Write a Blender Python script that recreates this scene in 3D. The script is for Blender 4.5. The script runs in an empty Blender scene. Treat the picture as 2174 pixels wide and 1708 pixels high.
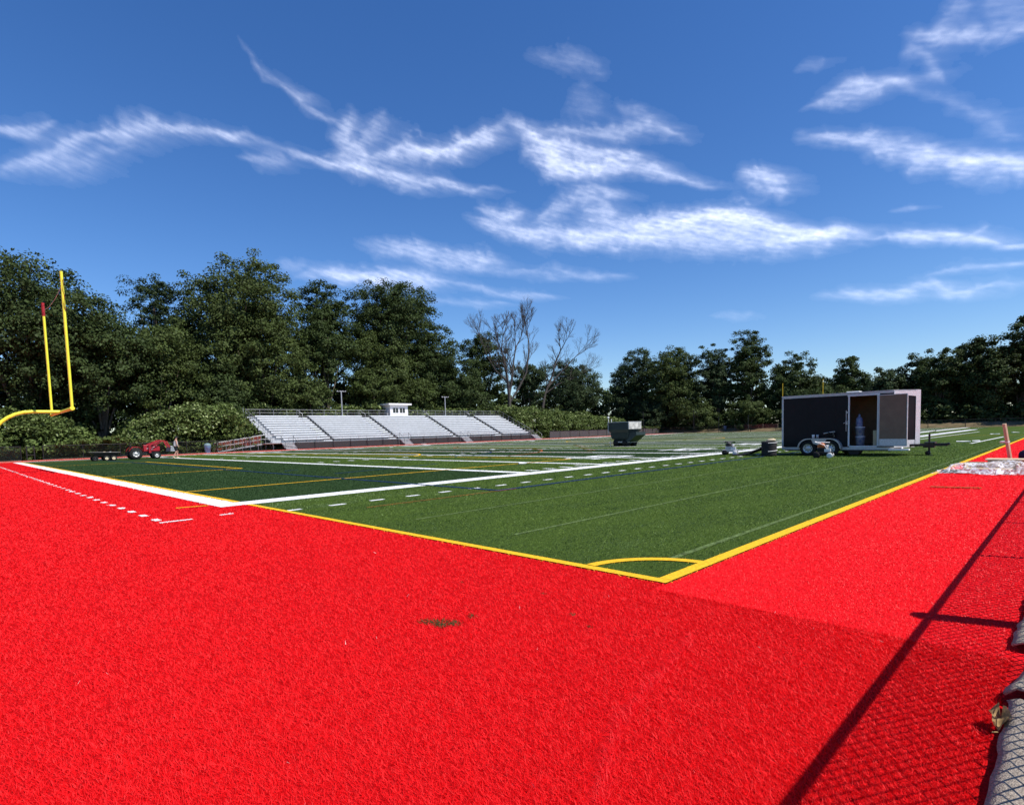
import bpy, bmesh, math, random
import numpy as np
from mathutils import Vector, Matrix
R = math.radians
scene = bpy.context.scene
COL = scene.collection

# ---------------------------------------------------------------- camera
# world: x runs along the sideline, y runs along the end line, z up, metres; the corner of the soccer lines is the origin
PITCH, ROLL, HEAD = 0.0692, 0.0285, 0.787
cam_d = bpy.data.cameras.new('camera')
cam = bpy.data.objects.new('camera', cam_d); COL.objects.link(cam)
cam_d.sensor_width = 36; cam_d.lens = 36 * 1205 / 2174
cam_d.shift_y = (1000 - 854) / 2174
cam_d.clip_start = 0.05; cam_d.clip_end = 200000
CAM = Vector((-4.381, -2.531, 1.367))
hx = Vector((math.cos(HEAD), math.sin(HEAD), 0))            # heading
rx = Vector((math.sin(HEAD), -math.cos(HEAD), 0))           # right
fwd = hx * math.cos(PITCH) - Vector((0, 0, math.sin(PITCH)))
upp = hx * math.sin(PITCH) + Vector((0, 0, math.cos(PITCH)))
c, n = math.cos(ROLL), math.sin(ROLL)
X = rx * c - upp * n; Y = rx * n + upp * c; Z = -fwd
cam.matrix_world = Matrix(((X.x, Y.x, Z.x, CAM.x), (X.y, Y.y, Z.y, CAM.y), (X.z, Y.z, Z.z, CAM.z), (0, 0, 0, 1)))
scene.camera = cam

# ---------------------------------------------------------------- light
SUN_EL = R(55)
to_sun = Vector((0.292, -0.956, 0)).normalized() * math.cos(SUN_EL) + Vector((0, 0, math.sin(SUN_EL)))
world = bpy.data.worlds.new('World'); scene.world = world; world.use_nodes = True
wn = world.node_tree; wn.nodes.clear()
sky = wn.nodes.new('ShaderNodeTexSky'); sky.sky_type = 'NISHITA'; sky.sun_disc = False
sky.sun_elevation = SUN_EL; sky.sun_rotation = math.atan2(to_sun.x, to_sun.y)
sky.air_density = 1.0; sky.dust_density = 0.3; sky.ozone_density = 5.0; sky.altitude = 100
bg = wn.nodes.new('ShaderNodeBackground'); bg.inputs['Strength'].default_value = 0.120
wo = wn.nodes.new('ShaderNodeOutputWorld')
hsv = wn.nodes.new('ShaderNodeHueSaturation'); hsv.inputs['Saturation'].default_value = 1.23; hsv.inputs['Hue'].default_value = 0.509
wn.links.new(sky.outputs[0], hsv.inputs['Color']); wn.links.new(hsv.outputs[0], bg.inputs[0]); wn.links.new(bg.outputs[0], wo.inputs[0])
sd = bpy.data.lights.new('sun', 'SUN'); sd.energy = 4.4; sd.angle = R(0.5); sd.color = (1, 0.95, 0.87)
sun = bpy.data.objects.new('sun', sd); COL.objects.link(sun)
sun.rotation_euler = to_sun.to_track_quat('Z', 'Y').to_euler(); sun.location = (0, -20, 40)
vs = scene.view_settings
vs.view_transform = 'Standard'; vs.look = 'None'; vs.exposure = 0.32; vs.gamma = 1
scene.cycles.max_bounces = 6; scene.cycles.transparent_max_bounces = 12

# ---------------------------------------------------------------- helpers
def mat(name, col, rough=0.7, metal=0.0, var=0.0, vscale=8.0, bump=0.0, bscale=60.0, spec=0.3, trans=0.0, island=0.0, coat=0.0, col2=None, stretch=None):
    """procedural surface: base colour with noise variation (to col2 or darker), optional bump, optional leaf translucency"""
    m = bpy.data.materials.new(name); m.use_nodes = True
    nt = m.node_tree; b = nt.nodes['Principled BSDF']; L = nt.links.new
    b.inputs['Roughness'].default_value = rough; b.inputs['Metallic'].default_value = metal
    b.inputs['Specular IOR Level'].default_value = spec; b.inputs['Coat Weight'].default_value = coat
    src = None
    tc = nt.nodes.new('ShaderNodeTexCoord')
    vec = tc.outputs['Object']
    if stretch:
        mp = nt.nodes.new('ShaderNodeMapping'); mp.inputs['Scale'].default_value = stretch
        L(vec, mp.inputs[0]); vec = mp.outputs[0]
    c1 = nt.nodes.new('ShaderNodeRGB'); c1.outputs[0].default_value = (*col, 1); src = c1.outputs[0]
    if var or col2:
        no = nt.nodes.new('ShaderNodeTexNoise'); no.inputs['Scale'].default_value = vscale; no.inputs['Detail'].default_value = 5; no.inputs['Roughness'].default_value = 0.65
        L(vec, no.inputs['Vector'])
        rp = nt.nodes.new('ShaderNodeValToRGB'); rp.color_ramp.elements[0].position = 0.36; rp.color_ramp.elements[1].position = 0.64
        o = col2 if col2 else tuple(x * (1 - var) for x in col)
        rp.color_ramp.elements[0].color = (*o, 1); rp.color_ramp.elements[1].color = (*[min(1, x * (1 + var * 0.5)) for x in col], 1)
        L(no.outputs['Fac'], rp.inputs[0]); src = rp.outputs[0]
    if island:
        g = nt.nodes.new('ShaderNodeNewGeometry')
        hs = nt.nodes.new('ShaderNodeHueSaturation')
        mr = nt.nodes.new('ShaderNodeMapRange'); mr.inputs['To Min'].default_value = 1 - island; mr.inputs['To Max'].default_value = 1 + island
        L(g.outputs['Random Per Island'], mr.inputs['Value']); L(mr.outputs[0], hs.inputs['Value']); L(src, hs.inputs['Color']); src = hs.outputs[0]
    L(src, b.inputs['Base Color'])
    if bump:
        bn = nt.nodes.new('ShaderNodeTexNoise'); bn.inputs['Scale'].default_value = bscale; bn.inputs['Detail'].default_value = 4
        L(vec, bn.inputs['Vector'])
        bp = nt.nodes.new('ShaderNodeBump'); bp.inputs['Strength'].default_value = bump; bp.inputs['Distance'].default_value = 0.02
        L(bn.outputs['Fac'], bp.inputs['Height']); L(bp.outputs[0], b.inputs['Normal'])
    if trans:
        tr = nt.nodes.new('ShaderNodeBsdfTranslucent'); L(src, tr.inputs['Color'])
        mx = nt.nodes.new('ShaderNodeMixShader'); mx.inputs[0].default_value = trans
        out = nt.nodes['Material Output']
        L(b.outputs[0], mx.inputs[1]); L(tr.outputs[0], mx.inputs[2]); L(mx.outputs[0], out.inputs['Surface'])
    return m

def netting(name, col, cover):
    """fine wire or screen netting: an even share of it is thread, the rest is open"""
    m = mat(name, col, 0.6)
    nt = m.node_tree; b = nt.nodes['Principled BSDF']; out = nt.nodes['Material Output']
    t = nt.nodes.new('ShaderNodeBsdfTransparent'); mx = nt.nodes.new('ShaderNodeMixShader'); mx.inputs[0].default_value = cover
    nt.links.new(t.outputs[0], mx.inputs[1]); nt.links.new(b.outputs[0], mx.inputs[2]); nt.links.new(mx.outputs[0], out.inputs['Surface'])
    return m

class MB:
    """collects shapes and links them as ONE mesh object"""
    def __init__(s): s.v = []; s.f = []; s.m = []; s.sm = []
    def add(s, vs, fs, mi=0, smooth=False):
        o = len(s.v); s.v += [tuple(x) for x in vs]
        s.f += [tuple(i + o for i in f) for f in fs]; s.m += [mi] * len(fs); s.sm += [smooth] * len(fs)
        return s
    def box(s, a, b, mi=0, M=None):
        x0, y0, z0 = a; x1, y1, z1 = b
        if x0 > x1: x0, x1 = x1, x0
        if y0 > y1: y0, y1 = y1, y0
        if z0 > z1: z0, z1 = z1, z0
        vs = [(x0,y0,z0),(x1,y0,z0),(x1,y1,z0),(x0,y1,z0),(x0,y0,z1),(x1,y0,z1),(x1,y1,z1),(x0,y1,z1)]
        if M: vs = [M @ Vector(p) for p in vs]
        return s.add(vs, [(0,3,2,1),(4,5,6,7),(0,1,5,4),(1,2,6,5),(2,3,7,6),(3,0,4,7)], mi)
    def tube(s, path, r, k=8, mi=0, cap=True, smooth=True):
        P = [Vector(p) for p in path]; rs = r if isinstance(r, (list, tuple)) else [r] * len(P)
        vs = []; fs = []; prev = None
        for i, p in enumerate(P):
            d = (P[min(i+1, len(P)-1)] - P[max(i-1, 0)])
            d = d.normalized() if d.length > 1e-9 else Vector((0,0,1))
            if prev is None:
                a = d.orthogonal().normalized()
            else:
                a = (prev - d * prev.dot(d)); a = a.normalized() if a.length > 1e-6 else d.orthogonal().normalized()
            prev = a; b = d.cross(a)
            for j in range(k):
                t = 2 * math.pi * j / k
                vs.append(p + (a * math.cos(t) + b * math.sin(t)) * rs[i])
        for i in range(len(P) - 1):
            for j in range(k):
                fs.append((i*k+j, i*k+(j+1) % k, (i+1)*k+(j+1) % k, (i+1)*k+j))
        s.add(vs, fs, mi, smooth)
        if cap:
            s.add(vs[:k], [tuple(range(k-1, -1, -1))], mi); s.add(vs[-k:], [tuple(range(k))], mi)
        return s
    def lathe(s, prof, axis_o, axis_d, k=24, mi=0, smooth=True):
        d = Vector(axis_d).normalized(); a = d.orthogonal().normalized(); b = d.cross(a); o = Vector(axis_o)
        vs = []; fs = []
        for (r, h) in prof:
            for j in range(k):
                t = 2 * math.pi * j / k
                vs.append(o + d * h + (a * math.cos(t) + b * math.sin(t)) * r)
        for i in range(len(prof) - 1):
            for j in range(k):
                fs.append((i*k+j, i*k+(j+1) % k, (i+1)*k+(j+1) % k, (i+1)*k+j))
        return s.add(vs, fs, mi, smooth)
    def prism(s, poly, d, mi=0):
        """poly: list of 3d points (planar); extruded by vector d"""
        d = Vector(d); P = [Vector(p) for p in poly]; k = len(P)
        vs = P + [p + d for p in P]
        fs = [tuple(range(k-1, -1, -1)), tuple(range(k, 2*k))] + [(i, (i+1) % k, (i+1) % k + k, i + k) for i in range(k)]
        return s.add(vs, fs, mi)
    def build(s, name, mats, parent=None, bevel=0.0, loc=None):
        me = bpy.data.meshes.new(name); me.from_pydata(s.v, [], s.f)
        for m in (mats if isinstance(mats, (list, tuple)) else [mats]): me.materials.append(m)
        me.polygons.foreach_set('material_index', s.m); me.polygons.foreach_set('use_smooth', s.sm)
        bm = bmesh.new(); bm.from_mesh(me); bmesh.ops.recalc_face_normals(bm, faces=bm.faces); bm.to_mesh(me); bm.free()
        me.update()
        o = bpy.data.objects.new(name, me); COL.objects.link(o)
        if parent is not None: o.parent = parent
        if loc is not None: o.location = loc
        if bevel:
            bv = o.modifiers.new('edge', 'BEVEL'); bv.width = bevel; bv.segments = 2; bv.limit_method = 'ANGLE'; bv.angle_limit = R(40)
        return o

def raw(name, V, F, mats, mi=None, smooth=False, parent=None):
    """link numpy vertices and equal-sized faces as one mesh object"""
    me = bpy.data.meshes.new(name)
    V = np.asarray(V, np.float32); F = np.asarray(F, np.int32); k = F.shape[1]
    me.vertices.add(len(V)); me.vertices.foreach_set('co', V.ravel())
    me.loops.add(F.size); me.loops.foreach_set('vertex_index', F.ravel())
    me.polygons.add(len(F)); me.polygons.foreach_set('loop_start', np.arange(0, F.size, k, dtype=np.int32))
    me.polygons.foreach_set('loop_total', np.full(len(F), k, np.int32))
    for m in (mats if isinstance(mats, (list, tuple)) else [mats]): me.materials.append(m)
    if mi is not None: me.polygons.foreach_set('material_index', np.asarray(mi, np.int32))
    if smooth: me.polygons.foreach_set('use_smooth', np.ones(len(F), bool))
    me.update(calc_edges=True)
    o = bpy.data.objects.new(name, me); COL.objects.link(o)
    if parent is not None: o.parent = parent
    return o

def tag(o, label=None, cat=None, group=None, kind=None):
    if label: o['label'] = label
    if cat: o['category'] = cat
    if group: o['group'] = group
    if kind: o['kind'] = kind
    return o
def thing(name, label, cat, loc=(0,0,0), rz=0.0, group=None):
    o = bpy.data.objects.new(name, None); COL.objects.link(o); o.empty_display_size = 0.3
    o.location = loc; o.rotation_euler = (0, 0, rz)
    return tag(o, label, cat, group)
def copy_tree(o, parent=None):
    cobj = o.copy(); COL.objects.link(cobj)
    if parent is not None: cobj.parent = parent
    for ch in list(o.children): copy_tree(ch, cobj)
    return cobj

# ---------------------------------------------------------------- noise (numpy)
def _h(ix, iy, seed):
    v = (ix.astype(np.int64) * 374761393 + iy.astype(np.int64) * 668265263 + seed * 974634221) & 0x7fffffff
    v = ((v ^ (v >> 13)) * 1274126177) & 0x7fffffff
    return ((v ^ (v >> 16)) & 0xffff) / 65535.0
def vnoise(x, y, seed=0):
    ix = np.floor(x); iy = np.floor(y); fx = x - ix; fy = y - iy
    fx = fx*fx*fx*(fx*(fx*6-15)+10); fy = fy*fy*fy*(fy*(fy*6-15)+10)
    a = _h(ix, iy, seed); b = _h(ix+1, iy, seed); cc = _h(ix, iy+1, seed); d = _h(ix+1, iy+1, seed)
    return a*(1-fx)*(1-fy) + b*fx*(1-fy) + cc*(1-fx)*fy + d*fx*fy
def fbm(x, y, seed=0, oct=4, gain=0.5):
    s = 0; a = 1; t = 0
    for i in range(oct):
        s = s + a * vnoise(x * 2**i, y * 2**i, seed + i * 17); t += a; a *= gain
    return s / t
def unit(a): return a / np.maximum(np.linalg.norm(a, axis=-1, keepdims=True), 1e-9)

# ---------------------------------------------------------------- materials
M = {}
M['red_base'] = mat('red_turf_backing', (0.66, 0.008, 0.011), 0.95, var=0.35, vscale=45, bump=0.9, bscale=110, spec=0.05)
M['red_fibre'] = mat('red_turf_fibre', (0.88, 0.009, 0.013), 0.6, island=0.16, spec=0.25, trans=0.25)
M['green_base'] = mat('green_turf', (0.064, 0.104, 0.019), 0.95, var=0.35, vscale=22, bump=0.8, bscale=90, spec=0.05)
M['green_dark'] = mat('dark_green_turf', (0.030, 0.060, 0.018), 0.95, var=0.32, vscale=22, bump=0.8, bscale=90, spec=0.05)
M['green_fibre'] = mat('green_turf_fibre', (0.135, 0.212, 0.032), 0.6, island=0.25, spec=0.25, trans=0.25)
M['yellow_line'] = mat('yellow_turf', (0.86, 0.50, 0.03), 0.9, var=0.25, vscale=40, bump=0.5, bscale=90, spec=0.05)
M['yellow_fibre'] = mat('yellow_turf_fibre', (0.95, 0.60, 0.04), 0.6, island=0.2, spec=0.2, trans=0.2)
M['white_line'] = mat('white_turf', (0.82, 0.82, 0.80), 0.9, var=0.18, vscale=40, bump=0.4, bscale=90, spec=0.05)
M['white_fibre'] = mat('white_turf_fibre', (0.85, 0.85, 0.82), 0.6, island=0.12, spec=0.2, trans=0.2)
M['blue_line'] = mat('blue_turf', (0.012, 0.035, 0.13), 0.9, var=0.3, vscale=30, spec=0.05)
M['orange_line'] = mat('orange_turf', (0.34, 0.10, 0.03), 0.9, var=0.4, vscale=20, spec=0.05)
M['seam'] = mat('pale_seam_turf', (0.12, 0.17, 0.06), 0.95, var=0.5, vscale=9, spec=0.05)
M['track'] = mat('rubber_track', (0.56, 0.075, 0.045), 0.9, var=0.2, vscale=6, spec=0.1)
M['dry'] = mat('dry_ground', (0.24, 0.17, 0.10), 0.95, col2=(0.11, 0.10, 0.05), vscale=0.6, bump=0.5, bscale=6, spec=0.05)
M['soil'] = mat('forest_floor', (0.05, 0.055, 0.025), 0.95, var=0.5, vscale=0.8, bump=0.5, bscale=4, spec=0.05)
M['redside_fibre'] = mat('sheen_red_turf_fibre', (0.93, 0.012, 0.019), 0.55, island=0.10, spec=0.3, trans=0.3)  # same red turf, paler: nap sheen put into the colour
M['redside_base'] = mat('sheen_red_turf_backing', (0.78, 0.010, 0.016), 0.95, var=0.2, vscale=45, bump=0.5, bscale=110, spec=0.05)  # backing lightened too, to carry the painted nap sheen
M['blue_fibre'] = mat('blue_turf_fibre', (0.014, 0.045, 0.18), 0.6, island=0.25, trans=0.2)
M['orange_fibre'] = mat('orange_turf_fibre', (0.75, 0.32, 0.07), 0.6, island=0.25, trans=0.2)
M['seam_fibre'] = mat('pale_green_turf_fibre', (0.18, 0.26, 0.085), 0.6, island=0.4, trans=0.2)
M['dark_fibre'] = mat('dark_green_turf_fibre', (0.045, 0.090, 0.026), 0.6, island=0.25, spec=0.25, trans=0.25)
M['leaf_a'] = mat('leaf_dark', (0.054, 0.082, 0.024), 0.6, island=0.28, spec=0.15, trans=0.2, var=0.3, vscale=0.35)
M['leaf_b'] = mat('leaf_olive', (0.074, 0.104, 0.028), 0.6, island=0.28, spec=0.15, trans=0.2, var=0.3, vscale=0.35)
M['leaf_c'] = mat('leaf_bluish', (0.050, 0.078, 0.031), 0.6, island=0.28, spec=0.15, trans=0.2, var=0.3, vscale=0.35)
M['leaf_s'] = mat('leaf_light', (0.118, 0.165, 0.045), 0.6, island=0.35, spec=0.15, trans=0.22, var=0.35, vscale=0.5)
M['blossom'] = mat('pale_blossom', (0.34, 0.40, 0.17), 0.7, island=0.25, trans=0.2)
M['bark'] = mat('bark', (0.16, 0.13, 0.10), 0.9, var=0.45, vscale=3, bump=0.8, bscale=9, stretch=(3, 3, 0.6))
M['dead'] = mat('dead_bark', (0.085, 0.074, 0.066), 0.9, var=0.35, vscale=3, bump=0.6, bscale=9, stretch=(3, 3, 0.6))
M['alu'] = mat('aluminium', (0.66, 0.68, 0.70), 0.5, 0.0, var=0.12, vscale=2.2, bump=0.15, bscale=30, spec=0.5)
M['alu_dull'] = mat('dull_aluminium', (0.50, 0.51, 0.52), 0.5, 0.3, var=0.15, vscale=5, spec=0.5)
M['galv'] = mat('galvanised_steel', (0.45, 0.46, 0.47), 0.45, 0.5, var=0.2, vscale=6, spec=0.5)
M['black'] = mat('black_steel', (0.018, 0.018, 0.02), 0.45, 0.0, var=0.3, vscale=8, spec=0.4)
M['black_paint'] = mat('black_trailer_skin', (0.007, 0.007, 0.010), 0.5, 0.0, var=0.25, vscale=2.0, bump=0.04, bscale=5, spec=0.2)
M['rubber'] = mat('tyre_rubber', (0.022, 0.022, 0.022), 0.85, var=0.4, vscale=10, bump=0.4, bscale=40, spec=0.2)
M['white_paint'] = mat('white_painted_boards', (0.78, 0.77, 0.76), 0.6, var=0.08, vscale=3, bump=0.1, bscale=20)
M['glass'] = mat('dark_window_glass', (0.015, 0.022, 0.025), 0.08, var=0.4, vscale=2, spec=0.6)
M['yellow_paint'] = mat('yellow_paint', (0.88, 0.86, 0.05), 0.4, var=0.06, vscale=4, spec=0.4, coat=0.2)
M['yellow_dull'] = mat('far_yellow_paint', (0.70, 0.46, 0.03), 0.45, var=0.1, vscale=4)
M['ribbon'] = mat('red_ribbon', (0.45, 0.03, 0.04), 0.8, var=0.35, vscale=12)
M['cord'] = mat('grey_cord', (0.75, 0.8, 0.8), 0.8)
M['tractor_red'] = mat('red_tractor_paint', (0.36, 0.012, 0.022), 0.35, var=0.2, vscale=4, spec=0.45, coat=0.3)
M['rim'] = mat('silver_rim', (0.62, 0.62, 0.60), 0.4, 0.3, var=0.15, vscale=8, spec=0.5)
M['rim_cream'] = mat('cream_rim', (0.72, 0.62, 0.42), 0.5, var=0.15, vscale=8)
M['green_steel'] = mat('dark_green_steel', (0.022, 0.036, 0.036), 0.45, var=0.3, vscale=2.5, bump=0.08, bscale=12, spec=0.4)
M['sunlit_steel'] = mat('sunlit_grey_panel', (0.56, 0.54, 0.50), 0.6, var=0.38, vscale=3.5, bump=0.2, bscale=9)  # pale grey paints sunlight on the hopper's green steel
M['wood'] = mat('pale_lumber', (0.62, 0.50, 0.32), 0.8, var=0.25, vscale=2.5, bump=0.15, bscale=20, stretch=(6, 6, 0.8))
M['ply'] = mat('plywood', (0.20, 0.145, 0.105), 0.75, var=0.12, vscale=2.5, stretch=(4, 1, 1))
M['ply_in'] = mat('plywood_lining', (0.30, 0.20, 0.13), 0.8, var=0.2, vscale=3)
M['diamond'] = mat('diamond_plate', (0.66, 0.66, 0.68), 0.5, 0.1, var=0.25, vscale=30, bump=0.5, bscale=50, spec=0.5)
M['skin'] = mat('skin', (0.50, 0.27, 0.19), 0.6, var=0.1, vscale=10)
M['shirt'] = mat('pale_grey_shirt', (0.52, 0.48, 0.47), 0.9, var=0.15, vscale=9, bump=0.2, bscale=30)
M['black_cloth'] = mat('black_cloth', (0.02, 0.02, 0.024), 0.95, var=0.3, vscale=12)
M['blue_plastic'] = mat('light_blue_plastic', (0.16, 0.40, 0.62), 0.5, var=0.15, vscale=6)
M['teal'] = mat('dull_teal_lid', (0.16, 0.24, 0.25), 0.6, var=0.2, vscale=6)
M['bucket'] = mat('blue_white_bucket', (0.08, 0.12, 0.30), 0.5, col2=(0.30, 0.33, 0.42), vscale=7)  # both tones darkened to paint in the shade inside the trailer
M['navy'] = mat('navy_nylon', (0.012, 0.014, 0.05), 0.8, var=0.4, vscale=9, bump=0.4, bscale=18)
M['blue_nylon'] = mat('blue_nylon', (0.10, 0.18, 0.55), 0.7, var=0.3, vscale=9, bump=0.4, bscale=18)
M['backing'] = mat('grey_turf_backing', (0.46, 0.385, 0.31), 0.95, col2=(0.19, 0.155, 0.125), vscale=120, bump=0.6, bscale=140, spec=0.1)
M['roll'] = mat('black_turf_backing', (0.028, 0.026, 0.028), 0.9, var=0.4, vscale=14, bump=0.4, bscale=40)
M['tan_cloth'] = mat('tan_canvas', (0.62, 0.50, 0.34), 0.9, var=0.25, vscale=12, bump=0.4, bscale=25)
M['orange'] = mat('orange_enamel', (0.55, 0.16, 0.05), 0.45, var=0.3, vscale=9)
M['dry_leaf'] = mat('dry_leaf', (0.36, 0.24, 0.11), 0.8, var=0.4, vscale=40, trans=0.2)
M['red_mesh'] = netting('red_screen_netting', (0.36, 0.07, 0.05), 0.42)
M['dark_mesh'] = netting('dark_screen_netting', (0.075, 0.075, 0.078), 0.85)
M['link_mesh'] = netting('black_chain_link', (0.02, 0.02, 0.02), 0.30)
M['link_light'] = netting('thin_chain_link', (0.02, 0.02, 0.02), 0.14)

def wrap_material():
    """clear plastic wrapping: wrinkled, glossy, milky in places"""
    m = mat('clear_plastic_wrap', (0.92, 0.91, 0.92), 0.32, spec=0.5)
    nt = m.node_tree; b = nt.nodes['Principled BSDF']; L = nt.links.new; out = nt.nodes['Material Output']
    tc = nt.nodes.new('ShaderNodeTexCoord'); mp = nt.nodes.new('ShaderNodeMapping'); mp.inputs['Scale'].default_value = (3.0, 5.5, 5.5)
    n = nt.nodes.new('ShaderNodeTexNoise'); n.inputs['Scale'].default_value = 1.3; n.inputs['Detail'].default_value = 5; n.inputs['Distortion'].default_value = 1.6
    L(tc.outputs['Object'], mp.inputs[0]); L(mp.outputs[0], n.inputs['Vector'])
    rp = nt.nodes.new('ShaderNodeValToRGB'); rp.color_ramp.elements[0].position = 0.42; rp.color_ramp.elements[1].position = 0.66
    rp.color_ramp.elements[0].color = (0.10,)*3 + (1,); rp.color_ramp.elements[1].color = (0.92,)*3 + (1,)
    L(n.outputs['Fac'], rp.inputs[0])
    bp = nt.nodes.new('ShaderNodeBump'); bp.inputs['Strength'].default_value = 0.9; bp.inputs['Distance'].default_value = 0.02
    L(n.outputs['Fac'], bp.inputs['Height']); L(bp.outputs[0], b.inputs['Normal'])
    t = nt.nodes.new('ShaderNodeBsdfTransparent'); mx = nt.nodes.new('ShaderNodeMixShader')
    L(rp.outputs[0], mx.inputs[0]); L(t.outputs[0], mx.inputs[1]); L(b.outputs[0], mx.inputs[2]); L(mx.outputs[0], out.inputs['Surface'])
    return m
M['wrap'] = wrap_material()

# ---------------------------------------------------------------- ground sheets
def sheet(name, x0, y0, x1, y1, z, m, kind='structure'):
    return tag(MB().add([(x0,y0,z),(x1,y0,z),(x1,y1,z),(x0,y1,z)], [(0,1,2,3)]).build(name, m), kind=kind)
tag(MB().add([(-600,-600,-0.03),(900,-600,-0.03),(900,900,-0.03),(-600,900,-0.03)], [(0,1,2,3)]).build('ground', M['soil']), kind='structure')
# bare bank beyond the far end fence, rising to the trees
bk = MB()
for i, (xa, za, xb, zb) in enumerate([(112.0,-0.01,115,0.15),(115,0.15,119,0.95),(119,0.95,140,1.3)]):
    bk.add([(xa,-40,za),(xb,-40,zb),(xb,90,zb),(xa,90,za)], [(0,1,2,3)])
tag(bk.build('dry_bank', M['dry']), kind='structure')
sheet('dirt_strip', -40, 66.2, 112, 74, -0.012, M['dry'])
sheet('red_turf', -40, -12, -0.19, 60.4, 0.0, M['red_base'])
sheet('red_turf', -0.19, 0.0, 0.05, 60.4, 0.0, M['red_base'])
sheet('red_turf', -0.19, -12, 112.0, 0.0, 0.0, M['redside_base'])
sheet('rubber_track', -40, 60.4, 112.0, 66.2, 0.0, M['track'])
sheet('green_turf', 0.0, 0.0, 112.0, 10.1, 0.004, M['green_base'])
for k in range(24):                                               # five-yard panels, alternately dark and mid green
    xa = max(0.0, (k) * 4.572); sheet('green_turf', xa, 10.1, xa + 4.572, 60.6, 0.004, M['green_dark'] if (k < 2 or k % 4 < 2) else M['green_base'])
sheet('green_turf', 109.73, 10.1, 112, 60.6, 0.004, M['green_base'])

# ---------------------------------------------------------------- field lines
A0, A1 = 10.1, 58.87
LZ = {'white': 0.0085, 'yellow': 0.0125, 'blue': 0.0165, 'orange': 0.0205, 'seam': 0.0065}
LN = {k: MB() for k in LZ}
RECTS = []; SEGS = []; _n = [0]
def lz(col):
    _n[0] += 1; return LZ[col] + (_n[0] % 9) * 0.0004              # crossing lines never share a plane
def rect(col, x0, y0, x1, y1):
    z = lz(col); LN[col].add([(x0,y0,z),(x1,y0,z),(x1,y1,z),(x0,y1,z)], [(0,1,2,3)]); RECTS.append((col, x0, y0, x1, y1))
def seg(col, p, q, w):
    SEGS.append((col, p, q, w))
    z = lz(col); p = Vector((*p, 0)); q = Vector((*q, 0)); d = (q - p).normalized(); nn = Vector((-d.y, d.x, 0)) * w / 2
    LN[col].add([(a.x, a.y, z) for a in (p - nn, q - nn, q + nn, p + nn)], [(0,1,2,3)])
def arc(col, cx, cy, r0, r1, a0, a1, n=24):
    z = lz(col); vs = []
    for i in range(n + 1):
        t = a0 + (a1 - a0) * i / n
        vs += [(cx + r0*math.cos(t), cy + r0*math.sin(t), z), (cx + r1*math.cos(t), cy + r1*math.sin(t), z)]
    LN[col].add(vs, [(2*i, 2*i+1, 2*i+3, 2*i+2) for i in range(n)])
# white football lines
rect('white', -0.48, A0 - 0.3, -0.01, A1 + 0.4)                    # end line border
rect('white', -0.01, A0 - 0.34, 109.73, A0 + 0.34)                 # near sideline
rect('white', -0.01, A1 - 0.15, 109.73, A1 + 0.35)                 # far sideline
rect('white', 109.73, A0 - 0.34, 110.3, A1 + 0.35)
for k in range(21):
    x = 9.144 + 4.572 * k; w = 0.22 if k in (0, 20) else 0.19
    rect('white', x - w, A0 + 0.34, x + w, A1 - 0.15)
for k in range(101):
    if k % 5 == 0: continue
    x = 9.144 + 0.9144 * k
    for y in (A0 + 0.55, A0 + 16.26, A1 - 16.26 - 0.6, A1 - 0.85): rect('white', x - 0.10, y, x + 0.10, y + 0.6)
# dashed restraining lines
for k in range(118): rect('white', 0.05 + k * 0.9144, 7.93, 0.38 + k * 0.9144, 8.06)
for k in range(54): rect('white', -1.90, 8.7 + k * 0.9144, -1.79, 9.0 + k * 0.9144)
rect('white', -1.90, 8.35, -1.40, 8.45); rect('white', -0.92, 8.47, -0.68, 8.56)
rect('white', 70, A1 + 0.75, 112, A1 + 1.7); rect('white', 44, A1 + 0.9, 69, A1 + 1.15)   # white border of the far team area
# yard numbers
GL = {'0': [(0,0,1,.16),(0,.84,1,1),(0,.16,.26,.84),(.74,.16,1,.84)], '1': [(.38,0,.66,1),(.1,.78,.38,.92),(.12,0,.9,.12)],
      '2': [(0,0,1,.16),(0,.84,1,1),(.74,.5,1,.84),(0,.16,.26,.5),(0,.42,1,.58)], '3': [(0,0,1,.16),(0,.84,1,1),(.74,.16,1,.84),(.2,.42,.74,.58)],
      '4': [(.66,0,.92,1),(0,.3,1,.46),(0,.46,.26,1)], '5': [(0,0,1,.16),(0,.84,1,1),(0,.5,.26,.84),(.74,.16,1,.5),(0,.42,1,.58)]}
for k, t in enumerate(['10','20','30','40','50','40','30','20','10']):
    xc = 18.288 + 9.144 * k
    for j, ch in enumerate(t):
        for (a, b, cc, d) in GL[ch]:
            ox = xc - 1.75 if j == 0 else xc + 0.3
            rect('white', ox + a * 1.45, 13.2 + b * 2.1, ox + cc * 1.45, 13.2 + d * 2.1)
            ox = xc + 1.75 if j == 0 else xc - 0.3                  # far side reads the other way round
            rect('white', ox - a * 1.45, 55.7 - b * 2.1, ox - cc * 1.45, 55.7 - d * 2.1)
# women's lacrosse / second sport white lines on the far right
seg('white', (45.0, 5.6), (71.5, 4.9), 0.14); seg('white', (35.8, 1.75), (50.0, 1.4), 0.14); seg('white', (62, 0.9), (90, 0.8), 0.16)
rect('white', 52, 6.6, 88, 7.5)
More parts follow.
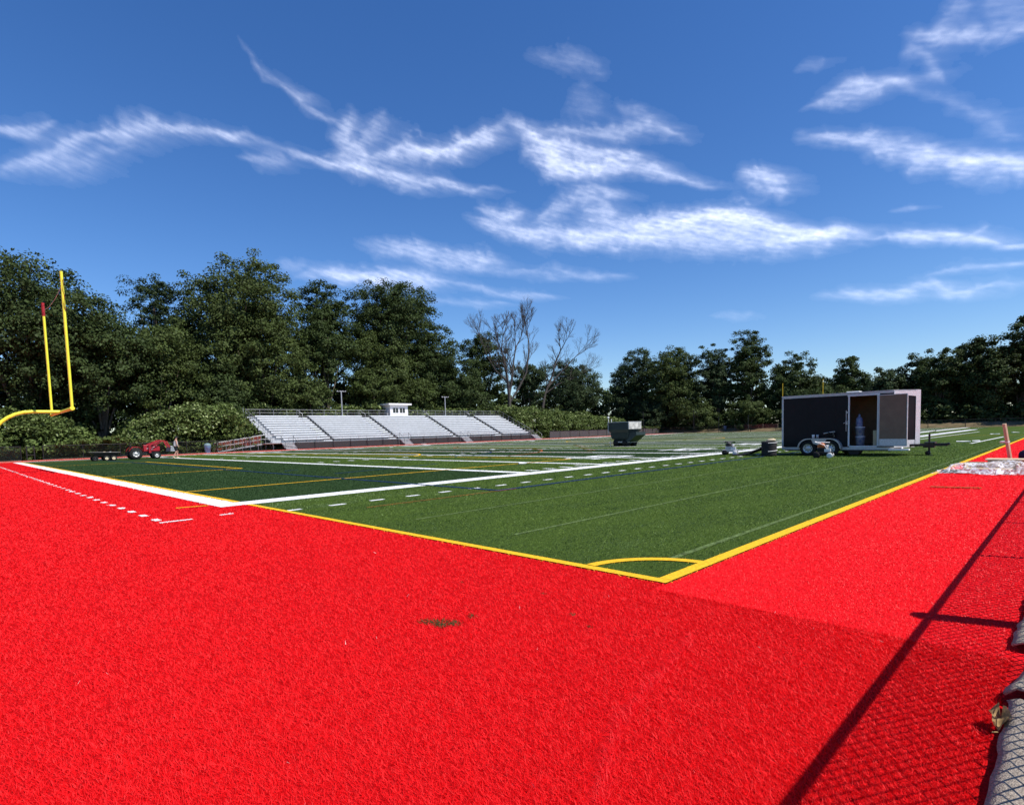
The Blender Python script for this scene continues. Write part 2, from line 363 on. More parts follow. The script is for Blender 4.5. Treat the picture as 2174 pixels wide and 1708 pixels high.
# yellow soccer lines
rect('yellow', 0.0, 0.0, 0.11, A0 - 0.34); rect('yellow', 0.0, A0 + 0.34, 0.13, A1 + 0.4)
rect('yellow', 0.11, 0.0, 111.5, 0.13)
arc('yellow', 0.05, 0.05, 0.80, 0.92, 0.09, math.pi/2 - 0.09)
for ya in (14.4, 54.6): rect('yellow', 0.13, ya - 0.06, 16.5, ya + 0.06)
rect('yellow', 16.4, 14.46, 16.52, 54.54)
for ya in (25.4, 43.6): rect('yellow', 0.13, ya - 0.06, 5.5, ya + 0.06)
rect('yellow', 5.44, 25.46, 5.56, 43.54)
arc('yellow', 11, 34.5, 9.1, 9.22, -0.93, 0.93)
seg('yellow', (-1.12, 10.5), (-0.55, 10.36), 0.09)
seg('yellow', (54.8, 0.2), (54.8, 60), 0.12); arc('yellow', 54.8, 34.5, 9.09, 9.21, 0, 2*math.pi, 64)
# blue lines
seg('blue', (4.7, 7.0), (4.7, 58), 0.10); seg('blue', (4.75, 7.05), (104, 7.05), 0.11)
seg('blue', (5.8, 17.0), (11.5, 18.2), 0.1); seg('blue', (5.6, 20.9), (6.2, 21), 0.1)
arc('blue', 13.7, 34.5, 11.9, 12.0, -2.0, 2.0, 40); seg('blue', (27.4, 11), (27.4, 58), 0.1)
# orange lines
seg('orange', (1.2, 7.0), (5.2, 6.95), 0.035); arc('orange', 15.0, 34.5, 14.5, 14.62, -1.6, 1.6, 40); seg('orange', (22.9, 18), (22.9, 50), 0.12)
arc('orange', 36, 34.5, 7.9, 8.02, 0, 2*math.pi, 48)
for k in range(6): seg('orange', (25 + k*2.2, 20 + k*2.0), (26.2 + k*2.2, 20.2 + k*2.0), 0.14)
seg('orange', (9.74, -0.40), (9.88, -1.2), 0.13)
# paler seams between turf rolls
for y in (0.45, 2.75, 5.0): seg('seam', (0.9, y), (100, y - 0.15), 0.07)
for k, mm in LN.items():
    tag(mm.build('field_markings', M[{'white':'white_line','yellow':'yellow_line','blue':'blue_line','orange':'orange_line','seam':'seam'}[k]]), kind='structure')
# track lane lines
tl = MB()
for k in range(6):
    y = 60.75 + k * 1.05; tl.add([(-40,y,0.006),(112,y,0.006),(112,y+0.06,0.006),(-40,y+0.06,0.006)], [(0,1,2,3)])
tag(tl.build('track_markings', M['white_line']), kind='structure')

# ---------------------------------------------------------------- turf fibres near the camera
TRACK_Y = np.array([-2.6, -1.3, -1.13, -1.0, -0.88, -0.79, -0.4]); TRACK_X = np.array([-2.86, -2.8, -2.52, -2.21, -1.68, -1.2, -0.3])
def fibres():
    g = np.random.default_rng(5)
    N = 1250000; R0, R1 = 1.15, 48.0
    # even density in the picture: the ground density falls with distance
    r = R0 * np.exp(g.random(N) * math.log(R1 / R0)); a = HEAD + (g.random(N) - 0.5) * R(116)
    x = CAM.x + r * np.cos(a); y = CAM.y + r * np.sin(a)
    ok = y > -2.3; r, a, x, y = r[ok], a[ok], x[ok], y[ok]; N = len(r)
    ok = (y < 60.4); r, a, x, y = r[ok], a[ok], x[ok], y[ok]; N = len(r)
    KEY = ['red', 'green', 'yellow', 'white', 'blue', 'orange', 'seam', 'dark', 'redside']
    reg = np.where((x < 0) | (y < 0), 0, 1)
    pan = np.floor(x / 4.572).astype(int); reg[(reg == 1) & (y > A0) & ((pan < 2) | (pan % 4 < 2))] = 7
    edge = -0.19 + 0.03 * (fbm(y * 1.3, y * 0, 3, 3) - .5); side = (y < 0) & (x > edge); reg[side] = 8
    ty = np.interp(x, TRACK_X, TRACK_Y) + 0.03 * (fbm(x * 3, x * 0, 5, 3) - .5); inx = (x > -3.4) & (x < -1.0) & (y < -.3)
    ridge = inx & (y < ty - .018) & (y > ty - .075); furrow = inx & (np.abs(y - ty) < .020 + .014 * fbm(x * 6, x * 0, 8, 2))
    reg[ridge] = 8  # ridge takes the paler red with its painted sheen
    # worn pale fibres outside the sideline and by the corner
    pale = np.clip(fbm(x * .9, y * 1.6, 21, 4) * 2 - .75, 0, 1) * (np.exp(-((y - 8.4) / 1.5) ** 2) * np.exp(-(x / 4.5) ** 2) * 1.3 + np.exp(-((y - 1.15) / .3) ** 2 - ((x - 1.5) / .9) ** 2) * .8 + .10)
    reg[(reg == 1) & (g.random(N) < pale)] = 6
    mot = np.clip((fbm(x * 1.1 + y * .3, y * 2.6, 23, 4) - .42) * 3.2, 0, .75); reg[(reg == 1) & (g.random(N) < mot * .65)] = 7
    jit = 0.017
    xj = x + g.normal(0, jit, N); yj = y + g.normal(0, jit, N)
    for cname in ('seam', 'white', 'yellow', 'blue', 'orange'):
        ci = KEY.index(cname)
        for (cc_, x0, y0, x1, y1) in RECTS:
            if cc_ == cname and x0 < 46: reg[(xj > x0) & (xj < x1) & (yj > y0) & (yj < y1)] = ci
        for (cc_, p, q, w_) in SEGS:
            if cc_ != cname or p[0] > 46: continue
            keep_ = g.random(N) < (.55 if cname == 'seam' else 1)
            dx, dy = q[0] - p[0], q[1] - p[1]; l2 = dx*dx + dy*dy; t = ((xj - p[0])*dx + (yj - p[1])*dy) / l2
            reg[(t > 0) & (t < 1) & (np.abs((xj - p[0])*dy - (yj - p[1])*dx) / math.sqrt(l2) < w_ / 2) & keep_] = ci
    rr = np.hypot(xj - 0.05, yj - 0.05); reg[(rr > 0.80) & (rr < 0.925) & (x > 0) & (y > 0)] = 2
    rr = np.hypot(xj - 11, yj - 34.5); reg[(rr > 9.08) & (rr < 9.24) & (x > 16.5)] = 2
    # worn green tufts showing through the red
    for px, py, rad in ((-1.93, 0.70, 0.075), (-1.86, 0.62, 0.05), (-1.98, 0.80, 0.05), (-1.68, 0.64, 0.035), (-1.17, 0.10, 0.02), (-1.3, -0.16, 0.02), (-0.9, 0.62, 0.02), (-1.1, 1.45, 0.02)):
        reg[np.hypot((x - px), (y - py) * 0.8) < rad * (0.6 + 0.7 * g.random(N))] = 7
    reg[((reg == 0) | (reg == 8)) & (r < 7) & (g.random(N) < .00012)] = 3
    # nap: each panel of turf leans its own way
    lean = np.zeros((N, 2)); lean[:] = (-0.15, 0.30)
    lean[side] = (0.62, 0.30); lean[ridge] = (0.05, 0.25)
    lean[(x > 0) & (y > 0)] = (0.25, -0.35)
    h = 0.0150 * (0.6 + 0.7 * g.random(N)) * np.clip(0.75 + r / 22, 1, 1.7)
    h *= 0.7 + 0.6 * fbm(x * 3.2, y * 3.2, 9, 3)
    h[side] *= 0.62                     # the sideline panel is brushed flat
    zone = (x < 0) & ~side; h[zone] *= 1.15
    h[furrow & (g.random(N) < .92)] *= 0.05; h[ridge] *= 2.4
    # scuffs and brush marks
    sc = fbm(x * 0.9 + y * 0.5, y * 3.4 - x * 1.7, 71, 4); h *= np.where(zone, 0.78 + 0.5 * sc, 1)

    w = 0.00155 * np.clip(r / 2.2, 1, 14) * (0.7 + 0.6 * g.random(N))
    d = lean + g.normal(0, 0.70, (N, 2))
    th = g.random(N) * 2 * math.pi; wx = np.cos(th) * w; wy = np.sin(th) * w
    top = np.stack([x + d[:, 0] * h, y + d[:, 1] * h, h * (0.55 + 0.45 * g.random(N)) + 0.004], 1)
    b0 = np.stack([x - wx, y - wy, np.zeros(N)], 1); b1 = np.stack([x + wx, y + wy, np.zeros(N)], 1)
    V = np.stack([b0, b1, top], 1)
    for k, key in enumerate(KEY):
        s = V[reg == k]; n_ = len(s)
        if n_: tag(raw({'dark': 'dark_green', 'seam': 'pale_green', 'redside': 'sheen_red'}.get(key, key) + '_turf_fibres', s.reshape(-1, 3), np.arange(n_ * 3).reshape(-1, 3), M[key + '_fibre']), kind='stuff')
fibres()

# ---------------------------------------------------------------- foliage
def leaf_quads(cen, nor, size, g):
    """rhombic leaves: centre, facing and size arrays -> vertices (4 each)"""
    n_ = len(cen); t = unit(np.cross(nor, g.normal(size=(n_, 3)))); b = np.cross(nor, t)
    s = size[:, None]
    fold = nor * s * 0.12
    return np.stack([cen - t*s*0.55 - fold, cen + b*s*0.36 + fold, cen + t*s*0.55 - fold, cen - b*s*0.36 + fold], 1).reshape(-1, 3)

def clusters(cc, rad, per, size, g, up=0.5, flat=0.6, outc=None):
    """leaf clusters: cc (n,3) centres, rad (n,) -> leaf vertices"""
    n_ = len(cc); idx = np.repeat(np.arange(n_), per)
    off = g.normal(0, 0.5, (len(idx), 3)); off = off / np.maximum(1, np.linalg.norm(off, axis=1, keepdims=True))
    off[:, 2] *= flat
    p = cc[idx] + off * rad[idx][:, None]
    nor = unit(off) * 0.55 + g.normal(0, 0.55, p.shape) + np.array([0, 0, up])
    if outc is not None: nor += unit(p - outc) * 0.5
    sz = size * (0.65 + 0.7 * g.random(len(p)))
    return leaf_quads(p, unit(nor), sz, g)

def crown_mesh(name, H, zb, rad, seed, m, parent, leaf=0.40, dens=1.0, gaps=0.0, lobes=7, squash=1.0):
    g = np.random.default_rng(seed)
    hz = (H - zb) / 2; mid = (H + zb) / 2
    # a crown is several overlapping lobes
    L = []
    for k in range(lobes):
        a = 2 * math.pi * (k + g.random() * 0.7) / lobes; f = 0.30 + 0.28 * g.random()
        zz = (g.random() - 0.45) * 1.15 * hz
        rr = (0.50 + 0.20 * g.random()) * (1 - 0.28 * max(0, zz / hz))
        L.append((math.cos(a) * f * rad, math.sin(a) * f * rad, mid + zz, rr * rad, rr * rad, min(rr * 1.05 * hz, H - mid - zz if zz > 0 else 9e9) if hz > 0 else 1))
    L.append((g.normal(0, .08) * rad, g.normal(0, .08) * rad, mid + 0.42 * hz, 0.50 * rad, 0.50 * rad, 0.58 * hz))
    L.append((0, 0, mid - 0.1 * hz, 0.72 * rad, 0.72 * rad, 0.80 * hz))
    L = np.array(L)
    total = int(np.clip(dens * 3.6 * rad * (H - zb), 40, 620))
    area = L[:, 3] * (L[:, 3] + L[:, 5]); pr = area / area.sum()
    which = g.choice(len(L), total, p=pr)
    d = unit(g.normal(size=(total, 3)))
    rfrac = np.where(g.random(total) < 0.72, 0.86 + 0.2 * g.random(total), 0.35 + 0.5 * g.random(total))
    cc = L[which, :3] + d * L[which, 3:6] * rfrac[:, None]
    cc[:, 2] = np.clip(cc[:, 2], zb * 0.55, H - 0.35)
    if gaps: cc = cc[fbm(cc[:, 0] * 0.5 + seed, cc[:, 2] * 0.5, seed, 2) > gaps]
    crad = (0.55 + 0.75 * g.random(len(cc))) * (0.45 + 0.085 * rad) * 1.08
    V = clusters(cc, crad, 88, leaf * .62, g, up=0.45, flat=0.62, outc=np.array([0, 0, mid - 0.3 * hz]))
    return raw('crown', V, np.arange(len(V)).reshape(-1, 4), m, parent=parent), L

def trunk_mesh(H, zb, rad, seed, parent, L, m, r0=None):
    g = random.Random(seed); b = MB(); r0 = r0 or 0.16 + 0.016 * H
    top = zb + (H - zb) * 0.72; n_ = 9; P = []; x = y = 0
    for i in range(n_ + 1):
        t = i / n_; P.append((x, y, -0.2 + t * (top + 0.2))); x += g.uniform(-.16, .16); y += g.uniform(-.16, .16)
    b.tube(P, [r0 * (1.25 if i == 0 else 1) * (1 - 0.8 * i / n_) for i in range(n_ + 1)], 8)
    for l in L[:8]:
        z0 = zb * (0.55 + 0.5 * g.random()); k = min(n_ - 1, max(1, int(z0 / max(top, .1) * n_)))
        s = Vector(P[k]); e = Vector(l[:3]); mdl = s.lerp(e, .5) + Vector((0, 0, -0.06 * (e - s).length))
        b.tube([s, mdl, e], [r0 * .42, r0 * .28, r0 * .1], 6)
    return b.build('trunk', m, parent)

def tree(v, u, H, zb, rad, seed, m, label, leaf=0.46, dens=1.0, gaps=0.0, group='trees round the field', lobes=7, r0=None):
    t = thing('broadleaf_tree', label, 'tree', (v, u, 0), 0, group)
    o, L = crown_mesh('crown', H, zb, rad, seed, M[m], t, leaf, dens, gaps, lobes)
    trunk_mesh(H, zb, rad, seed, t, L, M['bark'], r0)
    return t

TREES = [
 # x, y, height, crown bottom, crown radius, leaf, label
 (3.2,82.0,22.6,3.5,10.6,'leaf_a','massive dark round-topped tree behind the near yellow goal post uprights',.46,1.15,0,9),
 (-9,80,20,4,8,'leaf_a','dark broad tree at the far left edge, behind the goal post gooseneck',.46,1,0,7),
 (9.3,80.0,18.3,2.5,7.6,'leaf_a','dark tree on the sloping right shoulder of the massive goal post tree',.46,1,0,7),
 (14.9,80.0,15.9,2.5,6.2,'leaf_b','mid-height olive tree standing above the red tractor',.44,1,0,7),
 (18.4,93.0,25.5,10.7,4.6,'leaf_c','slender open-topped tree with thin feathery sprays beside the tallest tree',.40,.75,.33,6),
 (20.0,88.0,19.5,4,5.6,'leaf_c','dark narrow tree below and right of the feathery open-topped tree',.44,1,0,6),
 (27.4,86.0,28.2,8,9.4,'leaf_b','tallest broad tree with a three-peaked crown, left of the bleachers',.48,1.1,0,9),
 (29.2,82.0,21.2,3,8.0,'leaf_b','broad tree filling the lower front of the tallest three-peaked tree',.46,1,0,8),
 (42.2,88.0,27.7,11.5,5.6,'leaf_a','tall rounded tree just right of the tallest three-peaked tree',.46,1.05,0,7),
 (39.8,84.0,19.3,8.0,5.4,'leaf_a','mid-height tree with a pale bare trunk above the left light pole',.46,.95,0,7,.34),
 (55.4,88.0,29.3,11.5,8.4,'leaf_a','tall flat-topped tree directly behind the white press booth',.48,1.1,0,9),
 (49.4,84.0,19.6,4,7.4,'leaf_b','olive tree in front of the flat-topped tree, left of the press booth',.46,1,0,8),
 (61.5,85.5,22.5,5,6.2,'leaf_a','tree on the falling right shoulder of the flat-topped tree',.46,1,0,7),
 (64.0,83.0,18.2,4,6.4,'leaf_a','dark mid-height tree behind the right light pole',.46,1,0,7),
 (78.7,88.0,23.7,8,5.5,'leaf_a','round dark-crowned tree behind the left side of the large bare tree',.46,1,.18,7),
 (86.4,82.0,15.6,6.0,4.6,'leaf_c','short bushy tree between the two bare trees',.46,1,0,6),
 (98.5,80.0,17.3,3.5,7.2,'leaf_c','pyramid-shaped tree at the foot of the leaning bare tree',.46,1.1,0,7),
 (124.0,80.0,21.8,2.5,7.4,'leaf_c','first tall tree right of the sky gap, above the green hopper',.50,1.05,.12,8),
 (122.0,67.6,20.9,2.1,6.6,'leaf_b','broad two-topped tree right of the green hopper',.50,1.1,0,8),
 (124.0,57.8,20.7,2.9,5.0,'leaf_c','narrow dark tree above the small white-wheeled machine',.50,1.05,0,7),
 (127.0,51.9,22.8,3.8,4.7,'leaf_a','tallest spire-like tree of the far end row, left of the black trailer',.50,1.05,.12,7),
 (128.0,43.4,16.9,2.4,5.2,'leaf_a','rounded tree above the left end of the black trailer',.50,1.05,0,7),
 (132.0,37.2,11.7,1.2,4.2,'leaf_a','low tree between the two thin far goal post uprights',.50,1.05,0,6),
 (126.0,30.5,14.5,1.2,4.0,'leaf_a','conical tree above the roof vent of the black trailer',.50,1.1,0,6),
 (124.0,24.5,11.8,1.0,4.1,'leaf_c','low rounded tree above the open trailer door',.50,1.1,0,6),
 (128.0,20.6,14.2,1.0,3.8,'leaf_c','tree above the front corner of the black trailer',.50,1.1,0,6),
 (124.0,15.8,14.1,0.9,4.3,'leaf_a','tree just right of the trailer nose, pale green at the top',.50,1.1,0,6),
 (128.0,12.4,15.4,0.9,3.9,'leaf_c','tree in the middle of the right-hand treetop slope',.50,1.1,0,6),
 (124.0,8.9,15.7,0.9,4.6,'leaf_a','dark tree above the leaning wooden post',.50,1.15,0,7),
 (128.0,4.6,18.9,3.0,4.6,'leaf_a','tallest open-crowned tree at the right edge',.50,.85,.30,7),
 (122.0,-1.5,16.6,1.0,6.0,'leaf_a','tree at the outermost right edge above the blue bag',.50,1.1,0,7),
 (22.7,79.0,13.3,2.5,5.2,'leaf_a','understorey tree above the left end of the bleachers',.44,1,0,6),
 (33.5,78.5,11.0,4.0,4.2,'leaf_b','small understorey tree behind the leftmost bleacher section',.44,.9,0,6),
 (45.5,79.0,12.2,3.5,4.2,'leaf_b','small bushy understorey tree just left of the press booth',.44,1,0,6),
 (54.5,80.0,11.4,4.0,4.8,'leaf_b','small bushy understorey tree just right of the press booth',.44,1.1,0,6),
 (65.9,80.0,12.0,4.0,5.2,'leaf_a','understorey tree behind the rightmost bleacher section',.44,1.1,0,6),
 (118.0,70.2,7.9,0.3,5.4,'leaf_c','low bushy tree behind the green hopper',.46,1.2,0,6),
 (118.0,59.8,7.9,0.3,5.4,'leaf_b','low pale bushy tree by the tall black net pole',.46,1.2,0,6),
 (118.5,47.5,6.6,0.3,4.4,'leaf_b','low pale bush-like tree just left of the black trailer',.46,1.2,0,6),
 (118.5,33.0,8.6,0.3,5.0,'leaf_a','low tree hidden mostly by the trailer roof',.50,1.0,0,6),
]
for i, a in enumerate(TREES):
    v, u, H, zb, rad, m, lab, leaf, dens, gaps, lobes = a[:11]
    tree(v, u, H, zb, rad, 100 + i * 7, m, lab, leaf, dens, gaps, lobes=lobes, r0=a[11] if len(a) > 11 else None)

def mass(name, x0, x1, y0, y1, top, seed, m, dens, leaf, base=0.0, blossom=0.0, up=0.7, rad=0.8, per=26, even=False):
    """uncountable growth: clusters under a lumpy canopy; top(x, y) gives the canopy height"""
    g = np.random.default_rng(seed); n_ = int(dens * (x1 - x0) * (y1 - y0))
    x = x0 + g.random(n_) * (x1 - x0); y = y0 + g.random(n_) * (y1 - y0)
    t = top(x, y) * (0.72 + 0.5 * fbm(x * .42, y * .42, seed, 3))
    keep = t > base + 0.3; x, y, t = x[keep], y[keep], t[keep]; n_ = len(x)
    f = np.where(g.random(n_) < 0.62, 0.86 + 0.16 * g.random(n_), g.random(n_) ** 0.7)
    if even: f = g.random(n_)
    cc = np.stack([x, y, base + (t - base) * f], 1)
    V = clusters(cc, rad * (0.6 + 0.8 * g.random(n_)), per, leaf, g, up=up, flat=0.45)
    mi = np.zeros(len(V) // 4, np.int32)
    if blossom:
        ti = np.repeat(f > 0.82, per); mi[(g.random(len(mi)) < blossom) & ti] = 1
    return tag(raw(name, V, np.arange(len(V)).reshape(-1, 4), [M[m], M['blossom']], mi), kind='stuff')

def bump_(x, a, b, s): return 1 / (1 + np.exp(-(x - a) / s)) * 1 / (1 + np.exp((x - b) / s))
mass('knotweed_thicket', 6, 22.8, 68.2, 78, lambda x, y: 5.5 * bump_(x, 10.0, 22.6, .8) * bump_(y, 68.3, 90, .6) * (0.75 + .035 * (x - 10)), 3, 'leaf_s', 5.2, .29, blossom=.10)
mass('knotweed_thicket', -6, 9.5, 69.5, 78, lambda x, y: 4.8 * bump_(x, -20, 6.5, 1.6) * bump_(y, 70, 90, .6), 4, 'leaf_s', 4.2, .29, blossom=.04)
mass('knotweed_thicket', 24, 72, 76.2, 82, lambda x, y: 5.6 + 0 * x, 5, 'leaf_s', 3.2, .31, base=1.0, blossom=.10)
mass('knotweed_thicket', 70, 108, 69.5, 80, lambda x, y: 5.6 * bump_(x, 60, 109, 1.5) * bump_(y, 69.8, 90, .9) * (1.12 - .011 * (x - 70)), 6, 'leaf_s', 3.8, .31, blossom=.08)
mass('ground_vines', -16, 15, 66.9, 70.2, lambda x, y: 1.35 * (0.75 + .6 * bump_(x, 3.5, 13, 1.4)) * bump_(x, -40, 14, .6), 7, 'leaf_s', 9, .26, rad=.42, per=22)
mass('weeds', 13, 24, 67, 69, lambda x, y: 0.7 + 0 * x, 8, 'leaf_b', 5, .2, rad=.3, per=16)
mass('weeds', 108, 113, 66.6, 70, lambda x, y: 1.6 + 0 * x, 12, 'leaf_b', 5, .3, rad=.5, per=20)
mass('woods', -30, 132, 90, 96, lambda x, y: 11.5 + 0 * x, 9, 'leaf_a', 1.5, .85, rad=1.7, per=26, even=True)
mass('woods', 133, 139, -25, 96, lambda x, y: 8.5 + 0 * x + .06 * y, 10, 'leaf_a', 1.7, .85, rad=1.7, per=26, even=True)
mass('undergrowth', -20, 24, 79, 82, lambda x, y: 4.5 + 0 * x, 13, 'leaf_a', 2.4, .5, rad=1.0, per=26, even=True)
mass('undergrowth', 118.5, 122, -22, 90, lambda x, y: 3.4 + 0.02 * y, 11, 'leaf_a', 3.0, .5, base=.6, rad=1.0, per=26, even=True)

# bare trees
def bare_tree(v, u, label, stems, seed, depth=6):
    t = thing('bare_tree', label, 'tree', (v, u, 0), 0, 'bare dead trees'); t.scale = (.92, .92, .95)
    g = random.Random(seed); b = MB(); tw = MB()
    def grow(p, d, ln, r, lev, target):
        q = p; path = [p]; dd = d
        for k in range(3):
            dd = (dd + Vector((g.gauss(0,.10), g.gauss(0,.10), g.gauss(.03,.07)))).normalized(); q = q + dd * ln / 3; path.append(q)
        target.tube(path, [r, r*.9, r*.8, r*.7], 6 if lev < 3 else 4, cap=False)
        if lev >= depth: return
        nb = 2 if lev < 2 or g.random() < .55 else 3
        for i in range(nb):
            a = g.uniform(0, 2*math.pi); sp = g.uniform(.22, .52)
            o = dd.orthogonal().normalized(); o = Matrix.Rotation(a, 3, dd) @ o
            nd = (dd * math.cos(sp) + o * math.sin(sp) + Vector((0, 0, .14))).normalized()
            grow(q, nd, ln * g.uniform(.66, .86), r * .66, lev + 1, tw if lev + 1 >= 2 else b)
        if lev >= 1:
            for i in range(2):
                f = path[g.choice((1, 2))]; o = Vector((g.gauss(0,1), g.gauss(0,1), g.gauss(.5,.6))).normalized()
                grow(f, (dd * .5 + o * .7).normalized(), ln * .55, r * .4, max(lev + 2, 3), tw)
    for (path, radii, ln) in stems:
        P = [Vector(p) for p in path]; radii = [x * .78 for x in radii]; b.tube(P, radii, 9)
        d = (P[-1] - P[-2]).normalized(); grow(P[-1], d, ln, radii[-1], 0, b)
        for k in range(2, len(P)):                                   # side limbs along the upper stem
            for f in (.25, .55, .85):
                if P[k].z < 11.5: continue
                q = P[k-1].lerp(P[k], f); o = Vector((g.gauss(0,1), g.gauss(0,1), g.uniform(.4,1.0))).normalized()
                grow(q, (d * .9 + o * .8).normalized(), ln * g.uniform(.6, .85), radii[k] * .42, 3, tw)
    b.build('trunk', M['dead'], t); tw.build('branches', M['dead'], t)
bare_tree(76.7, 79, 'large bare grey tree with a fan of leafless branches, right of the bleachers',
          [([(0,0,-.2),(.0,0,4),(.1,.1,9.5),(-.4,0,12.5),(-.9,0,15)], [.62,.52,.46,.34,.28], 3.6), ([(.1,.1,9.3),(.9,0,12),(1.5,0,15.2)], [.36,.30,.25], 3.7),
           ([(.1,.1,7.5),(1.9,-1,10.5),(3.6,-2,14),(4.1,-2.3,18)], [.3,.27,.24,.2], 3.0), ([(-.2,0,12),(-2.8,1,14.2),(-4.2,1.5,16.5)], [.26,.2,.16], 2.9)], 11)
bare_tree(87.9, 80, 'smaller bare grey tree leaning right, between two bushy trees',
          [([(-1.2,0,-.2),(-.6,0,5),(.6,-.3,10),(2.4,-1.2,14.2),(3.0,-1.6,17)], [.5,.44,.36,.28,.22], 2.9), ([(.9,-.5,11),(3.4,-2,14),(5.6,-3.4,16.5)], [.26,.2,.15], 2.8), ([(.5,-.3,9.8),(2.8,-2.5,12),(5.2,-4.4,13)], [.2,.15,.11], 2.4)], 23)

# ---------------------------------------------------------------- bleachers (rows climb away from the field along +y)
BX0, BX1 = 24.9, 70.7; BY0, ROWS, TREAD, RISE, Z0 = 67.4, 11, 0.70, 0.315, 1.18
SECT = [(24.9, 31.7), (33.0, 41.55), (42.9, 53.35), (54.05, 62.4), (64.05, 70.7)]
AISLE = [(31.7, 33.0), (41.55, 42.9), (53.35, 54.05), (62.4, 64.05)]
bl = thing('bleachers', 'long silver aluminium bleachers of five seating sections in front of the trees', 'bleachers', (-0.95, 0, 0))
for (xa, xb) in SECT:
    left = 0.9 if xa < 26 else 0.0
    for i in range(ROWS):
        y = BY0 + i * TREAD; z = Z0 + i * RISE
        x = xa + (left if i > 0 else left * 1.6)
        b = MB(); b.box((x, y + .021, z + .11), (xb, y + .31, z + .15)); b.box((x, y, z - .03), (xb, y + .020, z + .15))
        b.build('bench', M['alu'], bl)
for (xa, xb) in SECT:
    d = MB()
    for i in range(ROWS):
        y = BY0 + i * TREAD; z = Z0 + i * RISE
        d.box((xa, y - .32, z - .33), (xb, y + .37, z - .285)); d.box((xa, y + .34, z - .28), (xb, y + .365, z + .025))
    d.build('deck', M['alu_dull'], bl)  # darker metal here paints the shade lines under the benches
for (xa, xb) in AISLE:
    d = MB()
    for i in range(ROWS):
        y = BY0 + i * TREAD; z = Z0 + i * RISE
        d.box((xa + .02, y - .30, z - .33), (xb - .02, y + .40, z - .29)); d.box((xa + .02, y + .03, z - .288), (xb - .02, y + .40, z - .13))
        d.box((xa + .003, y - .3, z - .6), (xa + .018, y + .4, z - .31))
    d.build('aisle_steps', M['alu'], bl)
    r = MB()
    for i in range(ROWS):                                           # dark gap and stringer beside the aisle
        y = BY0 + i * TREAD; z = Z0 + i * RISE
        r.box((xb + .004, y - .30, z - .30), (xb + .05, y + .42, z + .05))
    r.build('stringer', M['black'], bl)
ytop = BY0 + (ROWS - 1) * TREAD + .75; ztop = Z0 + (ROWS - 1) * RISE
rl = MB(); x = BX0
while x < BX1 + .1:
    rl.tube([(x, ytop, ztop - .3), (x, ytop, ztop + .98)], .024, 6); x += 1.83
for z in (.98, .55, .1): rl.tube([(BX0, ytop, ztop + z), (BX1, ytop, ztop + z)], .022, 6)
rl.tube([(BX0 - .3, ytop, 0), (BX0 - .3, ytop, ztop + 1.15)], .06, 8)
rl.build('back_rail', M['galv'], bl)
tag(MB().add([(BX0, ytop, ztop + .1), (BX1, ytop, ztop + .1), (BX1, ytop, ztop + .96), (BX0, ytop, ztop + .96)], [(0,1,2,3)]).build('back_rail_netting', M['link_light'], bl))
def slope_rail(x, hgt=1.0, full=True):
    b = MB(); ys = [BY0 - .3 + k * (ytop - BY0 + .3) / 6 for k in range(7)]
    zf = lambda y: Z0 - .3 + (y - BY0) / TREAD * RISE
    b.tube([(x, ys[0], zf(ys[0]) + hgt), (x, ys[-1], zf(ys[-1]) + hgt)], .024, 6)
    b.tube([(x, ys[0], zf(ys[0]) + hgt * .55), (x, ys[-1], zf(ys[-1]) + hgt * .55)], .018, 6)
    for y in ys: b.tube([(x, y, zf(y) - .1), (x, y, zf(y) + hgt)], .022, 6)
    b.build('side_rail', M['galv'], bl)
slope_rail(BX0 + .02, 1.05); slope_rail(BX1 + .1, 1.15)
for (xa, xb) in AISLE:                                             # short slanting rails at the aisle heads
    b = MB(); b.tube([(xa + .1, ytop, ztop + .98), (xa + .5, ytop - .9, ztop + .35), (xa + .5, ytop - .9, ztop - .3)], .024, 6); b.tube([(xa + .1, ytop, ztop - .3), (xa + .1, ytop, ztop + .98)], .024, 6)
    b.build('aisle_rail', M['galv'], bl)
# posts, stringers and cross bracing below the seats
for k in range(11):
    us = MB(); x = BX0 + .1 + k * 4.56
    us.box((x - .05, BY0 - .28, 0), (x + .05, BY0 - .20, Z0 - .34)); us.box((x - .05, BY0 + 3.4, 0), (x + .05, BY0 + 3.5, Z0 + 1.1)); us.box((x - .05, ytop - .1, 0), (x + .05, ytop - .01, ztop - .35))
    us.tube([(x, BY0 - .24, Z0 - .42), (x, ytop - .05, ztop - .42)], .06, 6)
    us.tube([(x, BY0, .2), (x, BY0 + 3.4, Z0 + 1)], .03, 5); us.tube([(x, BY0 + 3.4, .2), (x, ytop, ztop - .5)], .03, 5)
    us.build('support_frame', M['galv'], bl)
fw = MB()                                                           # raised front walkway with its dark skirt
fw.box((BX0 - 1.3, BY0 - 1.28, .80), (BX1 + .2, BY0 - .33, .84)); fw.build('front_walkway', M['alu_dull'], bl)
sk = MB(); sk.box((BX0 + 1.6, BY0 - 1.30, .02), (BX1 + .1, BY0 - 1.285, .80)); sk.build('front_skirt', M['dark_mesh'], bl)
fr = MB(); x = BX0 + 1.6
while x < BX1 + .2:
    fr.tube([(x, BY0 - 1.24, .84), (x, BY0 - 1.24, 1.52)], .02, 6); x += 1.2
for z in (1.52, 1.2): fr.tube([(BX0 + 1.6, BY0 - 1.24, z), (BX1 + .1, BY0 - 1.24, z)], .018, 6)
fr.build('front_rail', M['galv'], bl)
